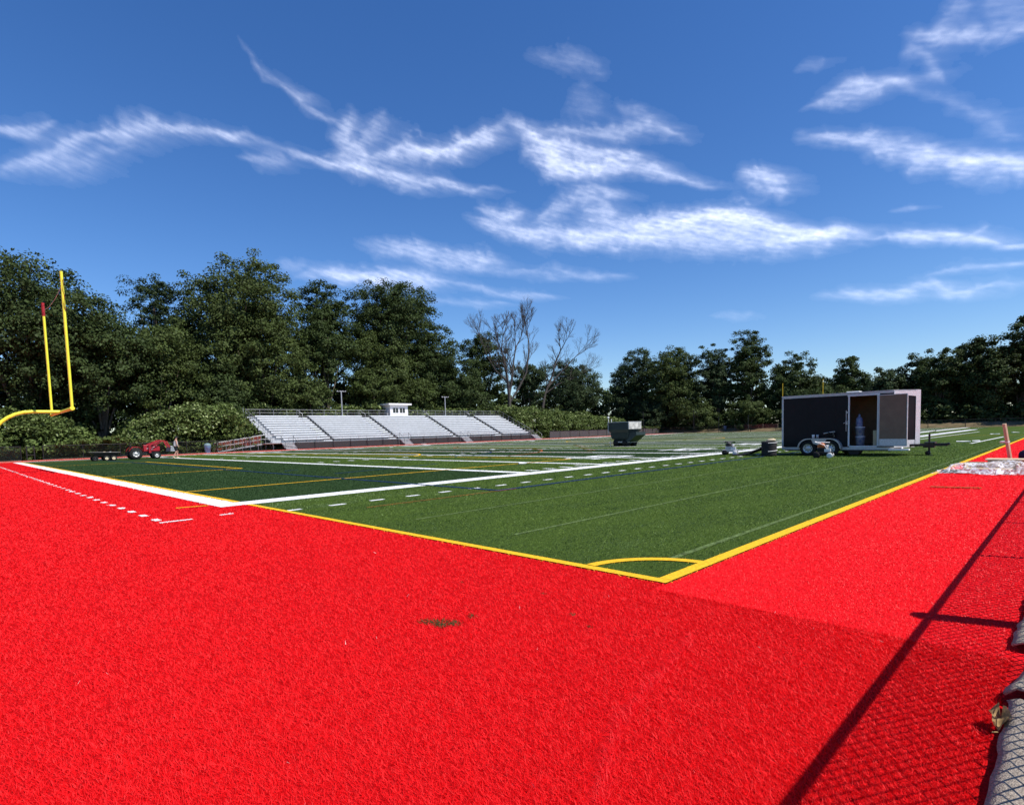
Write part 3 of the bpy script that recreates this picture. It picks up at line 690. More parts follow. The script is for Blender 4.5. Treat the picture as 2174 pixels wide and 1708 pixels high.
for sx in (25.6, 42.6, 53.9, 70.0):                                 # access stairs down to the track
    st = MB()
    for k in range(5):
        st.box((sx, BY0 - 2.55 + k * .25, .02 + k * .165), (sx + 1.45, BY0 - 2.27 + k * .25, .075 + k * .165))
    st.build('stairs', M['alu'], bl)
    for xx in (sx - .03, sx + 1.48):
        sr = MB(); sr.tube([(xx, BY0 - 2.5, .02), (xx, BY0 - 2.5, .85), (xx, BY0 - 1.3, 1.65), (xx, BY0 - 1.3, .8)], .022, 6)
        sr.box((xx - .02, BY0 - 2.5, .0), (xx + .02, BY0 - 1.32, .16))
        sr.build('stair_rail', M['galv'] if sx > 60 else M['black'], bl)
rp = MB()                                                           # access ramp at the left end
rp.prism([(18.6, 66.9, .05), (24.0, 66.9, .82), (24.0, 66.9, .72), (18.6, 66.9, -.02)], (0, 1.3, 0)); rp.box((24.0, 66.6, .72), (BX0 + 1.6, 68.2, .82))
rp.build('ramp', M['alu_dull'], bl)
rr = MB()
for y in (66.88, 68.2):
    rr.tube([(18.6, y, 1.05), (24.0, y, 1.85), (26.2, y, 1.85)], .024, 6); rr.tube([(18.6, y, .6), (24.0, y, 1.35), (26.2, y, 1.35)], .018, 6)
    for k in range(7): rr.tube([(18.6 + k * .9, y, 0), (18.6 + k * .9, y, 1.05 + k * .9 * .148)], .024, 6)
rr.build('ramp_rail', M['galv'], bl)
MB().add([(18.6, 68.22, .1), (24.0, 68.22, .86), (24.0, 68.22, 1.82), (18.6, 68.22, 1.04)], [(0,1,2,3)]).build('ramp_netting', M['red_mesh'], bl)

# press booth on top of the bleachers
pb = thing('press_booth', 'small white press booth with flat roof and two dark windows on top of the bleachers', 'press booth', (45.95, 74.9, 0))
w, dp, z0, z1 = 3.35, 2.6, 3.4, 6.15
b = MB()
def wall_with_holes(b, x0, x1, y, th, za, zb, holes, mi=0):
    xs = sorted({x0, x1, *[h[0] for h in holes], *[h[1] for h in holes]}); 
    for a, c2 in zip(xs[:-1], xs[1:]):
        hs = sorted([(h[2], h[3]) for h in holes if h[0] < (a + c2) / 2 < h[1]]); zc = za
        for (p, q) in hs:
            if p > zc: b.box((a, y, zc), (c2, y + th, p), mi)
            zc = q
        if zc < zb: b.box((a, y, zc), (c2, y + th, zb), mi)
WIN = [(.52, 1.52, 4.93, 5.72), (1.80, 2.80, 4.93, 5.72)]
wall_with_holes(b, 0, w, 0, .1, z0, z1, WIN)
b.box((0, .102, z0), (.1, dp, z1)); b.box((w - .1, .102, z0), (w, dp, z1)); b.box((.102, dp - .1, z0), (w - .102, dp, z1))
b.build('wall', M['white_paint'], pb)
MB().box((-.48, -.45, z1 + .003), (w + .48, dp + .25, z1 + .26)).build('roof', M['white_paint'], pb, .01)
MB().box((-.35, .4, 3.7), (-.003, 1.1, 5.4)).build('door_box', M['alu_dull'], pb)
for (a, c2, p, q) in WIN:
    f = MB()
    for bx in ((a - .05, p - .05, c2 + .05, p), (a - .05, q, c2 + .05, q + .05), (a - .05, p, a, q), (c2, p, c2 + .05, q), ((a + c2) / 2 - .035, p, (a + c2) / 2 + .035, q)):
        f.box((bx[0], -.02, bx[1]), (bx[2], .0, bx[3]))
    wf = f.build('window', M['white_paint'], pb)
    MB().box((a, .05, p), (c2, .06, q)).build('pane', M['glass'], wf)

# two lighting poles standing behind the top row
def pole(x, h, label):
    t = thing('light_pole', label, 'light pole', (x, 75.0, 0), 0, 'light poles behind the bleachers')
    MB().tube([(0,0,0),(0,0,h)], [.11,.085], 10).build('pole', M['galv'], t)
    b = MB(); b.tube([(-.75,0,h-.12),(.75,0,h-.12)], .035, 6); b.build('crossarm', M['galv'], t)
    for s in (-.65, -.22, .22, .65):
        MB().box((s-.08,-.14,h-.10),(s+.08,.06,h+.0)).build('lamp_head', M['alu_dull'], t, .02)
pole(37.7, 8.15, 'taller silver light pole behind the second bleacher section from the left')
pole(57.1, 7.75, 'light pole with a four-lamp crossarm behind the fourth bleacher section')

# ---------------------------------------------------------------- fences
def fence(name, p, q, h, label, step=2.9, mesh='link_mesh', rail=True, bottom=True, post_h=None, pr=.035, group=None):
    p, q = Vector((*p, 0)), Vector((*q, 0)); L_ = (q - p).length; rz = math.atan2(q.y - p.y, q.x - p.x)
    t = thing(name, label, 'fence', p, rz, group); n_ = max(1, round(L_ / step))
    pm = MB().tube([(0,0,0),(0,0,(post_h or h) + .05)], [pr, pr], 8)
    pp = pm.build('post', M['black'], t)
    for k in range(1, n_ + 1):
        o = pp.copy(); COL.objects.link(o); o.parent = t; o.location = (L_ * k / n_, 0, 0)
    r = MB()
    if rail: r.tube([(0,0,h),(L_,0,h)], .026, 6)
    if bottom: r.tube([(0,0,.06),(L_,0,.06)], .016, 6)
    if r.v: r.build('rail', M['black'], t)
    MB().add([(0,.03,.05),(L_,.03,.05),(L_,.03,h),(0,.03,h)], [(0,1,2,3)]).build('netting', M[mesh], t)
    return t
fence('chain_link_fence', (-38, 66.6), (0.6, 66.6), 1.3, 'black chain-link fence at the far left, left of the double gate posts')
fence('chain_link_fence', (2.2, 66.7), (23.6, 66.7), 1.3, 'black chain-link fence behind the tractor, in front of the low vines', mesh='link_light')
fence('chain_link_fence', (26.4, 66.0), (41.3, 66.0), 1.05, 'black chain-link fence below the left half of the bleachers', mesh='link_mesh', step=2.5)
fence('chain_link_fence', (43.5, 66.0), (52.6, 66.0), 1.05, 'black chain-link fence below the middle of the bleachers', mesh='link_mesh', step=2.3)
fence('chain_link_fence', (54.8, 66.0), (68.7, 66.0), 1.05, 'black chain-link fence below the right half of the bleachers', mesh='link_mesh', step=2.3)
fence('chain_link_fence', (74.5, 66.5), (112.9, 66.5), 1.3, 'black screened fence from the bleachers to the far corner', mesh='dark_mesh', step=3)
fence('chain_link_fence', (113, 66.4), (113, 45.5), 1.3, 'black fence across the far end behind the hopper', mesh='link_light', step=3)
fence('chain_link_fence', (113, 45.4), (113, -14), 1.3, 'black fence across the far end behind the trailer, in front of the tan bank', mesh='link_light', step=5.0, pr=.05)
gt = thing('gate', 'black double gate posts with a cross rail at the far left', 'gate', (1.0, 66.5, 0))
for x in (0, .55): MB().tube([(x,0,0),(x,0,1.35)], .05, 8).build('post', M['black'], gt)
b = MB(); b.tube([(0,0,1.2),(.55,0,1.2)], .025, 6); b.tube([(0,0,.5),(.55,0,.5)], .025, 6); b.build('rail', M['black'], gt)
for (u, lab) in ((66.4, 'tall black net pole at the right corner of the green hopper'), (58.0, 'tallest-looking black net pole at the far end, before the pale bushy tree'), (52.3, 'shorter black net pole at the far end, second left of the black trailer'), (46.0, 'black net pole at the far end nearest the black trailer')):
    h = 5.0 if u > 55 else 3.4
    tag(MB().tube([(0,0,0),(0,0,h)], .07, 8).build('net_pole', M['black'], loc=(106 if u > 66 else 113.1, u, 0)), lab, 'pole', 'black net poles')
rf = thing('barrier_fence', 'low orange-red barrier netting on the far bank left of the black trailer', 'barrier fence', (117, 50.5, .55), -R(90))
MB().add([(0,0,.1),(9,0,.1),(9,0,.95),(0,0,.95)], [(0,1,2,3)]).build('netting', M['red_mesh'], rf)
for k in range(4): MB().tube([(k*3,0,-.2),(k*3,0,1.05)], .03, 6).build('stake', M['wood'], rf)
tag(MB().lathe([(.001,0),(.28,0),(.33,.75),(.35,.85),(.3,.9),(.001,.92)], (116.4, 52.4, .45), (0,0,1), 14).build('barrel', M['bucket']), 'small blue barrel on the far bank beside the red barrier netting', 'barrel')

# the fence the photographer leans over: only its shadow is in the picture, and it stands just to the right
def near_fence():
    t = thing('chain_link_fence', 'black chain-link fence beside the camera that throws the long rail shadow on the red turf', 'fence', (0, -2.60, 0))
    x0, x1, h = -4.2, 24, 1.16
    b = MB(); b.tube([(x0,0,h),(x1,0,h)], .023, 8); b.build('rail', M['black'], t)
    pm = MB().tube([(0,0,-.1),(0,0,h)], .026, 8).build('post', M['black'], t); pm.location = (-2.45, .02, 0)
    for x in (3.1, 5.6, 8.1, 10.6, 13.1, 15.6, 18.1, 20.6, 23.1):
        o = pm.copy(); COL.objects.link(o); o.parent = t; o.location = (x, .02, 0)
    tag(MB().tube([(.63,.02,-.1),(.63,.02,h + .02)], .085, 14).build('post', M['black'], t), 'thicker terminal post')
    V = []; F = []
    s = .085; n_ = int((x1 - x0) / s); m_ = int(h / s); r = .0034
    for k in range(-m_, n_):                                        # the woven wires, both diagonals, as thin square rods
        for sg in (1, -1):
            a0 = x0 + (k if sg > 0 else k + m_) * s; a1 = a0 + sg * m_ * s
            za, zb = .03, .03 + m_ * s
            lo, hi = max(x0, min(a0, a1)), min(x1, max(a0, a1))
            if hi - lo < s: continue
            f = lambda x: za + (x - a0) / (a1 - a0) * (zb - za)
            p, q = (lo, f(lo)), (hi, f(hi)); o = len(V); dy = .004 * sg
            V += [(p[0]-r, dy-r, p[1]), (p[0]+r, dy-r, p[1]), (p[0], dy+r, p[1]), (q[0]-r, dy-r, q[1]), (q[0]+r, dy-r, q[1]), (q[0], dy+r, q[1])]
            F += [(o, o+1, o+4, o+3), (o+1, o+2, o+5, o+4), (o+2, o, o+3, o+5)]
    raw('wire_mesh', V, F, M['black'], parent=t)
near_fence()

# ---------------------------------------------------------------- goal posts
def goal(x, y, back, label, paint, wrap):
    t = thing('goal_post', label, 'goal post', (x, y, 0), 0, 'football goal posts'); s = back
    zc = 3.05
    neck = [(s*2.8,0,0),(s*2.8,0,zc-1.65)] + [(s*(2.8 - 1.65*(1 - math.cos(a))),0,zc-1.65 + 1.65*math.sin(a)) for a in [k*math.pi/16 for k in range(1, 9)]] + [(s*.05,0,zc)]
    MB().tube(neck, .085, 12).build('gooseneck', M[paint], t)
    MB().tube([(0,-3.58,zc),(0,3.58,zc)], .08, 12).build('crossbar', M[paint], t)
    for sy in (-3.52, 3.52):
        MB().tube([(0,sy,zc + .075),(0,sy,zc + (6.3 if sy < 0 else 6.1))], .062, 12).build('upright', M[paint], t)
        MB().lathe([(.001,-.02),(.10,-.02),(.10,.2),(.001,.2)], (0, sy + (-.02 if sy < 0 else -.16), zc), (0,1,0), 14).build('end_sleeve', M[paint], t)
    return t
g1 = goal(0.0, 34.5, -1, 'large yellow goal post with curved gooseneck at the near left end', 'yellow_paint', True)
rb = MB(); P = []
for k in range(40): a = k * 1.9; P.append((.068*math.cos(a), 3.52 + .068*math.sin(a), 9.15 - k * .018))
rb.tube(P, .022, 5); rb.tube([(.0,3.52,8.45),(.0,3.52,9.16)], .068, 10); rb.build('wound_ribbon', M['ribbon'], g1)
rb = MB()
vs = [(.02 + .02*math.sin(k*1.3), -3.60 - .03*math.sin(k*.9), 9.0 - k*.13) for k in range(12)]
for k, p in enumerate(vs): rb.v.append((p[0], p[1]-.035, p[2])); rb.v.append((p[0]+.02, p[1]+.02, p[2]))
for k in range(11): rb.f.append((2*k, 2*k+1, 2*k+3, 2*k+2)); rb.m.append(0); rb.sm.append(False)
rb.build('hanging_ribbon', M['ribbon'], g1)
MB().tube([(0, 3.5 - k*.7, 8.75 - .22*math.sin(math.pi*k/10)) for k in range(11)], .009, 5).build('sagging_cord', M['cord'], g1)
goal(109.73, 34.5, 1, 'small far yellow goal post whose uprights rise behind the black trailer', 'yellow_dull', False)

# ---------------------------------------------------------------- wheels
def wheel(parent, cx, cy, cz, r, w, rim_m, rim_frac=.58, holes=8, out=-1, rz=0.0):
    """wheel on an axle along y: tyre part with rim sub-part facing 'out'"""
    prof = [(r*rim_frac, -w/2), (r*.93, -w/2), (r*.985, -w*.38), (r, -w*.2), (r, w*.2), (r*.985, w*.38), (r*.93, w/2), (r*rim_frac, w/2), (r*rim_frac, -w/2)]
    b = MB(); b.lathe(prof, (0,0,0), (0,1,0), 28)
    k = 22
    for j in range(k):                                              # tread lugs
        a = 2*math.pi*j/k; Mx = Matrix.Rotation(-a, 4, 'Y')
        b.box((-.018*r/.33, -w*.42, r*.985), (.018*r/.33, w*.42, r*1.02), 0, Mx)
    ty = b.build('wheel', M['rubber'], parent, loc=(cx, cy, cz))
    ty.rotation_euler = (0, 0, rz)
    m = MB(); rr = r*rim_frac; o = out
    m.lathe([(rr, o*w*.5), (rr*.95, o*w*.44), (rr*.86, o*w*.22), (rr*.42, o*w*.30), (rr*.34, o*w*.42), (.001, o*w*.44)], (0,0,0), (0,1,0), 24)
    for j in range(holes):
        a = 2*math.pi*j/holes; m.lathe([(.001, o*w*.285), (rr*.13, o*w*.285), (rr*.13, o*w*.2)], (rr*.64*math.cos(a), 0, rr*.64*math.sin(a)), (0,1,0), 10, 1)
    m.build('rim', [rim_m, M['black']], ty)
    return ty

# ---------------------------------------------------------------- black cargo trailer (long side along y, facing -x)
tr = thing('cargo_trailer', 'black enclosed cargo trailer with open side door parked on the green turf', 'trailer', (21.7, 0, 0))
ya, yn, wd, zb, zt = 6.75, 2.62, 2.15, .36, 2.52
d0, d1 = 3.16, 4.12                                                  # door opening
tipx, tipy = 1.0, 2.0
b = MB()
b.box((0, d1, zb), (.045, ya, zt)); b.box((0, yn, zb), (.045, d0, zt)); b.box((0, d0, 2.40), (.045, d1, zt)); b.box((0, d0, zb), (.045, d1, .42))
for k in range(1, 5): b.box((-.003, d1 + k*.53 - .002, zb), (.0005, d1 + k*.53 + .002, zt))
b.box((wd - .045, yn, zb), (wd, ya, zt)); b.box((.047, ya - .045, zb), (wd - .047, ya, zt))
b.prism([(0, yn - .002, .62), (0, yn - .002, 2.40), (tipx, tipy, 2.30), (tipx, tipy, .62)], (.02, .045, 0))
b.prism([(wd, yn - .002, .62), (wd, yn - .002, 2.40), (tipx + .005, tipy, 2.30), (tipx + .005, tipy, .62)], (-.02, .045, 0))
b.build('body', M['black_paint'], tr)
b = MB(); b.box((-.02, yn, zt + .003), (wd + .02, ya + .02, zt + .05)); b.prism([(0, yn - .002, zt + .003), (wd, yn - .002, zt + .003), (tipx, tipy - .02, zt + .003)], (0, 0, .047)); b.build('roof', M['galv'], tr)
MB().box((wd, yn, zt - .06), (wd + .012, ya, zt + .001)).build('edge_trim', M['alu_dull'], tr)
b = MB(); b.box((-.012, yn, zt - .06), (0, ya, zt + .001))
b.box((-.012, ya - .06, zb), (-.001, ya + .012, zt - .062)); b.box((-.014, yn - .03, zb - .11), (-.001, ya, zb - .002))
b.build('edge_trim', M['alu_dull'], tr)
b = MB()                                                             # bright nose cap, corner post and stone guard
b.prism([(-.01, yn - .01, 2.405), (tipx, tipy - .012, 2.305), (tipx, tipy - .012, zt + .001), (-.01, yn - .01, zt + .001)], (-.006, -.012, 0))
b.prism([(tipx - .12, tipy + .07, zb), (tipx + .06, tipy - .05, zb), (tipx + .06, tipy - .05, zt + .04), (tipx - .12, tipy + .07, zt + .04)], (-.012, -.02, 0))
b.prism([(0, yn - .03, zb - .03), (tipx - .16, tipy + .08, zb - .03), (tipx - .16, tipy + .08, .618), (0, yn - .03, .618)], (-.008, -.014, 0))
b.prism([(wd, yn - .03, zb - .03), (tipx + .1, tipy, zb - .03), (tipx + .1, tipy, .618), (wd, yn - .03, .618)], (.008, -.014, 0))
b.build('nose_trim', M['diamond'], tr)
b = MB(); b.box((.048, yn, zb), (wd - .048, ya - .047, zb + .05)); b.box((wd - .07, yn, zb + .052), (wd - .047, ya - .05, zt - .05)); b.box((.05, yn - .03, zb + .052), (wd - .072, yn - .01, zt - .06)); b.build('lining', M['ply_in'], tr)
b = MB()
for (p, q) in (((-.03, d0 - .055, .40), (-.001, d0, 2.46)), ((-.03, d1, .40), (-.001, d1 + .055, 2.46)), ((-.034, d0 - .08, 2.405), (-.001, d1 + .08, 2.465)), ((-.03, d0, .36), (-.001, d1, .415))): b.box(p, q)
b.build('door_frame', M['alu'], tr)
dr = MB(); Md = Matrix.Translation((-.05, 3.06, 0)) @ Matrix.Rotation(R(-8), 4, 'Z')
dr.box((-.04, -.93, .42), (0, 0, 2.38), 0, Md); door = dr.build('door', M['ply'], tr)
b = MB()
for (p, q) in (((-.052, -.95, .40), (.01, -.925, 2.40)), ((-.052, -.005, .40), (.01, .02, 2.40)), ((-.052, -.925, 2.372), (.01, -.005, 2.40)), ((-.052, -.925, .40), (.01, -.005, .425))): b.box(p, q, 0, Md)
b.build('door_edge', M['alu_dull'], door)
MB().box((-.046, -.92, .43), (-.041, -.01, .68), 0, Md).build('kick_plate', M['diamond'], door)
b = MB()
for z in (.82, 1.98): b.box((-.055, 3.02, z - .03), (-.002, 3.10, z + .03))
b.build('hinge', M['alu'], tr)
b = MB(); b.tube([(-.03, 4.24, 1.0), (-.03, 4.24, 1.85)], .014, 6); b.box((-.05, 4.19, 1.28), (-.002, 4.26, 1.42)); b.tube([(-.05, 4.20, 1.38), (-.05, 4.33, 1.33)], .016, 6); b.box((-.04, 4.16, 1.74), (-.002, 4.24, 1.8)); b.build('door_latch', M['galv'], tr)
b = MB(); b.box((.9, 4.0, zt + .052), (1.35, 4.5, zt + .13)); b.build('roof_vent', M['white_paint'], tr, .03)
for y in (5.63, 4.77): wheel(tr, -.13, y, .315, .315, .2, M['rim'], .60, 8, out=1, rz=R(90))
for y in (5.63, 4.77): wheel(tr, wd + .13, y, .315, .315, .2, M['rim'], .60, 8, out=-1, rz=R(90))
b = MB(); pr = []
for k in range(9): a = math.pi - k*math.pi/2/8; pr.append((5.63 - .41*math.cos(a), .32 + .41*math.sin(a)))
for k in range(9): a = math.pi/2 - k*math.pi/2/8; pr.append((4.77 - .41*math.cos(a), .32 + .41*math.sin(a)))
prin = [(5.2 + (y - 5.2)*.93, .32 + (z - .32)*.90) for (y, z) in pr]
for k in range(len(pr) - 1):
    (y0, q0), (y1, q1), (y2, q2), (y3, q3) = pr[k], pr[k+1], prin[k+1], prin[k]
    b.add([(-.25,y0,q0),(-.25,y1,q1),(-.001,y1,q1),(-.001,y0,q0),(-.25,y3,q3),(-.25,y2,q2)], [(0,1,2,3),(0,4,5,1)])
b.add([(-.249,5.50,.70),(-.249,4.90,.70),(-.249,4.98,.52),(-.249,5.2,.44),(-.249,5.42,.52)], [(0,1,2,3,4)])
b.build('fender', M['galv'], tr)
b = MB()
for s in (-1, 1): b.prism([(tipx + s*.55, yn + .1, .36), (tipx + s*.07, 1.25, .36), (tipx + s*.07, 1.25, .45), (tipx + s*.55, yn + .1, .45)], (.06, 0, 0))
b.box((tipx - .05, 1.05, .36), (tipx + .07, 1.5, .47)); b.box((tipx - .22, 1.42, .47), (tipx + .24, 1.75, .52))
b.tube([(tipx, 1.12, .42), (tipx, .98, .45)], .05, 8); b.build('tongue', M['black'], tr)
b = MB(); b.tube([(tipx, 1.62, .10), (tipx, 1.62, .82)], .035, 8); b.tube([(tipx, 1.62, .82), (tipx, 1.62, .9), (tipx, 1.42, .93), (tipx, 1.42, 1.0)], .014, 6); b.box((tipx - .1, 1.52, .0), (tipx + .1, 1.72, .02)); b.lathe([(.001,-.04),(.09,-.04),(.09,.04),(.001,.04)], (tipx, 1.66, .09), (1,0,0), 14); b.box((tipx - .12, 1.45, .30), (tipx + .12, 1.8, .44)); b.build('jack', M['black'], tr)
b = MB(); b.box((.1, yn + .1, .20), (.2, ya - .1, .355)); b.box((wd - .2, yn + .1, .20), (wd - .1, ya - .1, .355)); b.prism([(.15, 3.72, .30), (.15, 4.28, .30), (.15, 4.15, .05), (.15, 3.85, .05)], (.5, 0, 0)); b.build('chassis', M['black'], tr)
# things in and about the trailer
def bucket(x, y, z, lab):
    t = thing('bucket', lab, 'bucket', (x, y, z), 0, 'buckets stacked inside the trailer door')
    MB().lathe([(.001,0),(.145,0),(.165,.30),(.175,.31),(.175,.35)], (0,0,0), (0,0,1), 18).build('pail', M['bucket'], t)
    MB().lathe([(.18,.352),(.18,.375),(.001,.38)], (0,0,0), (0,0,1), 18).build('lid', M['white_paint'], t)
bucket(22.05, 3.82, .412, 'blue and white bucket at the bottom of the stack inside the trailer')
bucket(22.05, 3.83, .795, 'blue and white bucket in the middle of the stack inside the trailer')
tag(MB().lathe([(.001,0),(.12,0),(.13,.05),(.12,.32),(.04,.42),(.04,.5),(.001,.5)], (22.05, 3.86, 1.177), (0,0,1), 16).build('jug', M['bucket']), 'blue and white jug on top of the bucket stack inside the trailer', 'jug')
tag(MB().box((22.0, 3.24, .412), (22.06, 3.36, 1.02)).build('plank', M['wood']), 'short wooden plank standing just inside the trailer doorway', 'plank')
b = MB(); b.box((-.26, 2.06, .235), (-.02, 2.72, .30)); b.box((-.1, 2.3, .301), (.1, 2.34, .36)); b.build('step', M['white_paint'], tr)
for (y, lab) in ((5.44, 'white paper cup on the trailer fender, left of the other cup'), (5.28, 'small grey cup on the trailer fender beside the white cup')):
    tag(MB().lathe([(.001,0),(.045,0),(.06,.15),(.055,.15),(.042,.01)], (21.56, y, .737), (0,0,1), 14).build('cup', M['white_paint'] if y > 5.4 else M['galv']), lab, 'cup', 'cups on the trailer fender')
bt = thing('hose_reel', 'tangle of dark hose and a pale tool lying on the right trailer fender', 'hose', (21.56, 4.80, .74))
b = MB(); rg = random.Random(4)
for k in range(5):
    P = [(.09*math.cos(a + k) + rg.gauss(0,.01), .17*math.sin(a + k) + rg.gauss(0,.015), .06 + k*.035 + .03*math.sin(2*a + k)) for a in [j*2*math.pi/14 for j in range(15)]]
    b.tube(P, .016, 6)
b.build('hose', M['rubber'], bt)
b = MB(); b.tube([(-.08,.22,.19),(-.06,-.02,.24),(-.05,-.2,.26)], .022, 7); b.tube([(-.05,-.12,.2),(.0,-.16,.05)], .02, 6); b.build('nozzle', M['alu_dull'], bt)

# ---------------------------------------------------------------- upright roll of black turf with a tarpaulin tail
rl = thing('turf_roll', 'upright black roll of turf with two pale edge bands left of the trailer', 'roll', (20.75, 6.95, 0))
b = MB(); b.lathe([(.001,0),(.30,0),(.305,.1),(.30,.3),(.31,.45),(.305,.62),(.29,.64),(.24,.645),(.001,.64)], (0,0,0), (0,0,1), 30); b.build('roll', M['roll'], rl)
b = MB()
for z0, z1 in ((.22,.33), (.58,.62)):
    P = []
    for k in range(25):
        a = -2.9 + k*4.0/24 ; P.append((.315*math.cos(a), .315*math.sin(a), z0 + (z1 - z0)*k/24))
    b.tube(P, .014, 6)
b.build('edge_band', M['white_paint'], rl)
tag(MB().lathe([(.001,.0),(.14,.0),(.2,.03),(.19,.07),(.1,.12),(.04,.11),(.001,.12)], (20.72, 6.85, .646), (.0,.1,1), 14).build('canvas_bundle', M['tan_cloth']), 'crumpled tan canvas bundle on top of the black turf roll', 'cloth')
b = MB(); vs = []; fs = []; rg = random.Random(8)
for i in range(11):
    for j in range(5):
        t = i/10; vs.append((20.95 + j*.2 + rg.gauss(0,.02), 7.35 + t*1.45 + rg.gauss(0,.02), .02 + max(0, .42*(1-t)**1.8 - .05*abs(j-2)) + rg.random()*.03))
for i in range(10):
    for j in range(4): fs.append((i*5+j, i*5+j+1, i*5+j+6, i*5+j+5))
tarp = MB().add(vs, fs, 0, True).build('tarpaulin', M['roll']); sm = tarp.modifiers.new('thickness', 'SOLIDIFY'); sm.thickness = .012
tag(tarp, 'black tarpaulin sloping down from the turf roll to the ground', 'tarpaulin')

# ---------------------------------------------------------------- small wheeled turf machines
def machine(x, y, rz, label, body, sc=1.0):
    t = thing('turf_machine', label, 'turf machine', (x, y, 0), rz, 'small wheeled turf machines')
    b = MB(); b.box((-.32,-.22,.14),(.32,.22,.24)); b.box((-.2,-.16,.241),(.12,.14,.40)); b.build('deck', M['galv'] if body != 'orange' else M['rubber'], t, .015)
    b = MB(); b.lathe([(.001,0),(.11,0),(.115,.12),(.08,.17),(.001,.18)], (-.05,0,.402), (0,0,1), 16); b.box((-.2,-.1,.41),(-.12,.1,.52)); b.build('engine', M[body], t)
    b = MB()
    for s in (-.16, .16): b.tube([(.2,s,.25),(.05,s,.5),(-.28,s,.63)], .014, 6)
    b.tube([(-.28,-.16,.63),(-.28,.16,.63)], .018, 6); b.tube([(-.28,0,.62),(.22,.0,.60)], .02, 6); b.build('handle', M['white_paint'] if body == 'orange' else M['black'], t)
    b = MB(); b.lathe([(.001,0),(.05,0),(.05,.1),(.001,.1)], (.12,.02,.41), (0,0,1), 12); b.box((.05,-.18,.242),(.26,-.04,.36)); b.build('fuel_tank', M['white_paint'], t)
    for (wx, wy, r, m) in ((.24,-.25,.105,'white_paint'), (-.22,-.25,.12,'rubber'), (.24,.25,.105,'white_paint'), (-.22,.25,.12,'rubber')):
        w_ = MB(); w_.lathe([(r*.3,-.03),(r*.9,-.035),(r,-.02),(r,.02),(r*.9,.035),(r*.3,.03)], (0,0,0), (0,1,0), 18); w_.lathe([(.001,-.036),(r*.35,-.036),(r*.35,.036),(.001,.036)], (0,0,0), (0,1,0), 12)
        w_.build('wheel', M[m], t, loc=(wx, wy, r))
machine(21.75, 9.1, R(-75), 'small machine with one white wheel on the sideline, left of the turf roll', 'black')
machine(20.1, 4.62, R(-80), 'small orange machine with one white wheel in front of the trailer wheels', 'orange')

# ---------------------------------------------------------------- dark green infill hopper in midfield
hp = thing('infill_hopper', 'dark green infill hopper on wheels with a front panel coloured pale as sunlit in midfield', 'hopper', (32.5, 22.5, 0), R(0))
def frustum(b, z0, r0, z1, r1, mi=0):
    (a0,b0,c0,d0_), (a1,b1,c1,d1_) = r0, r1
    vs = [(a0,b0,z0),(c0,b0,z0),(c0,d0_,z0),(a0,d0_,z0),(a1,b1,z1),(c1,b1,z1),(c1,d1_,z1),(a1,d1_,z1)]
    b.add(vs, [(0,3,2,1),(4,5,6,7),(0,1,5,4),(1,2,6,5),(2,3,7,6),(3,0,4,7)], mi)
b = MB(); frustum(b, 1.06, (.12,-.55,1.60,1.00), 1.30, (-.02,-.72,1.78,1.16)); frustum(b, 1.301, (-.02,-.72,1.78,1.16), 1.86, (-.02,-.72,1.78,1.16)); b.build('hopper_box', M['green_steel'], hp)
b = MB(); b.box((-.05,-.735,1.86),(1.81,1.175,1.90)); b.box((-.035,-.735,1.34),(-.021,-.70,1.858)); b.box((-.035,1.12,1.02),(-.021,1.17,1.858)); b.build('rim_strip', M['alu_dull'], hp)
MB().box((.02,-.738,1.33),(1.74,-.722,1.855)).build('sunlit_front_panel', M['sunlit_steel'], hp)  # green face recoloured pale, sunlight put into the colour
b = MB(); frustum(b, .66, (.14,-.52,1.58,.98), 1.058, (.10,-.58,1.64,1.02)); frustum(b, .43, (.36,-.30,1.38,.70), .658, (.14,-.52,1.58,.98)); b.build('lower_hopper', M['green_steel'], hp)
b = MB(); b.prism([(.2,-.60,1.06), (.2,-1.25,1.10), (.2,-1.25,.86), (.2,-.55,.34), (.2,-.3,.34)], (1.3,0,0)); b.build('chute', M['green_steel'], hp)
b = MB(); b.tube([(-.1,1.05,1.9),(-.1,1.05,2.25)], .025, 6); b.tube([(-.04,.82,1.9),(-.04,.82,2.14)], .03, 6); b.lathe([(.001,0),(.09,.02),(.07,.12),(.001,.14)], (-.1,1.07,2.2), (0,0,1), 10); b.build('lever', M['white_paint'], hp)
for (x, y) in ((.42, .62), (.42, -.22), (1.35, .62), (1.35, -.22)): wheel(hp, x, y, .27, .27, .44, M['black'], .5, 6)
b = MB(); b.box((.0,.95,.28),(.3,1.1,.34)); b.tube([(.05,1.02,.0),(.05,1.02,.5)], .02, 6); b.box((.2,-.5,.3),(1.4,.8,.39)); b.build('axle_frame', M['galv'], hp)

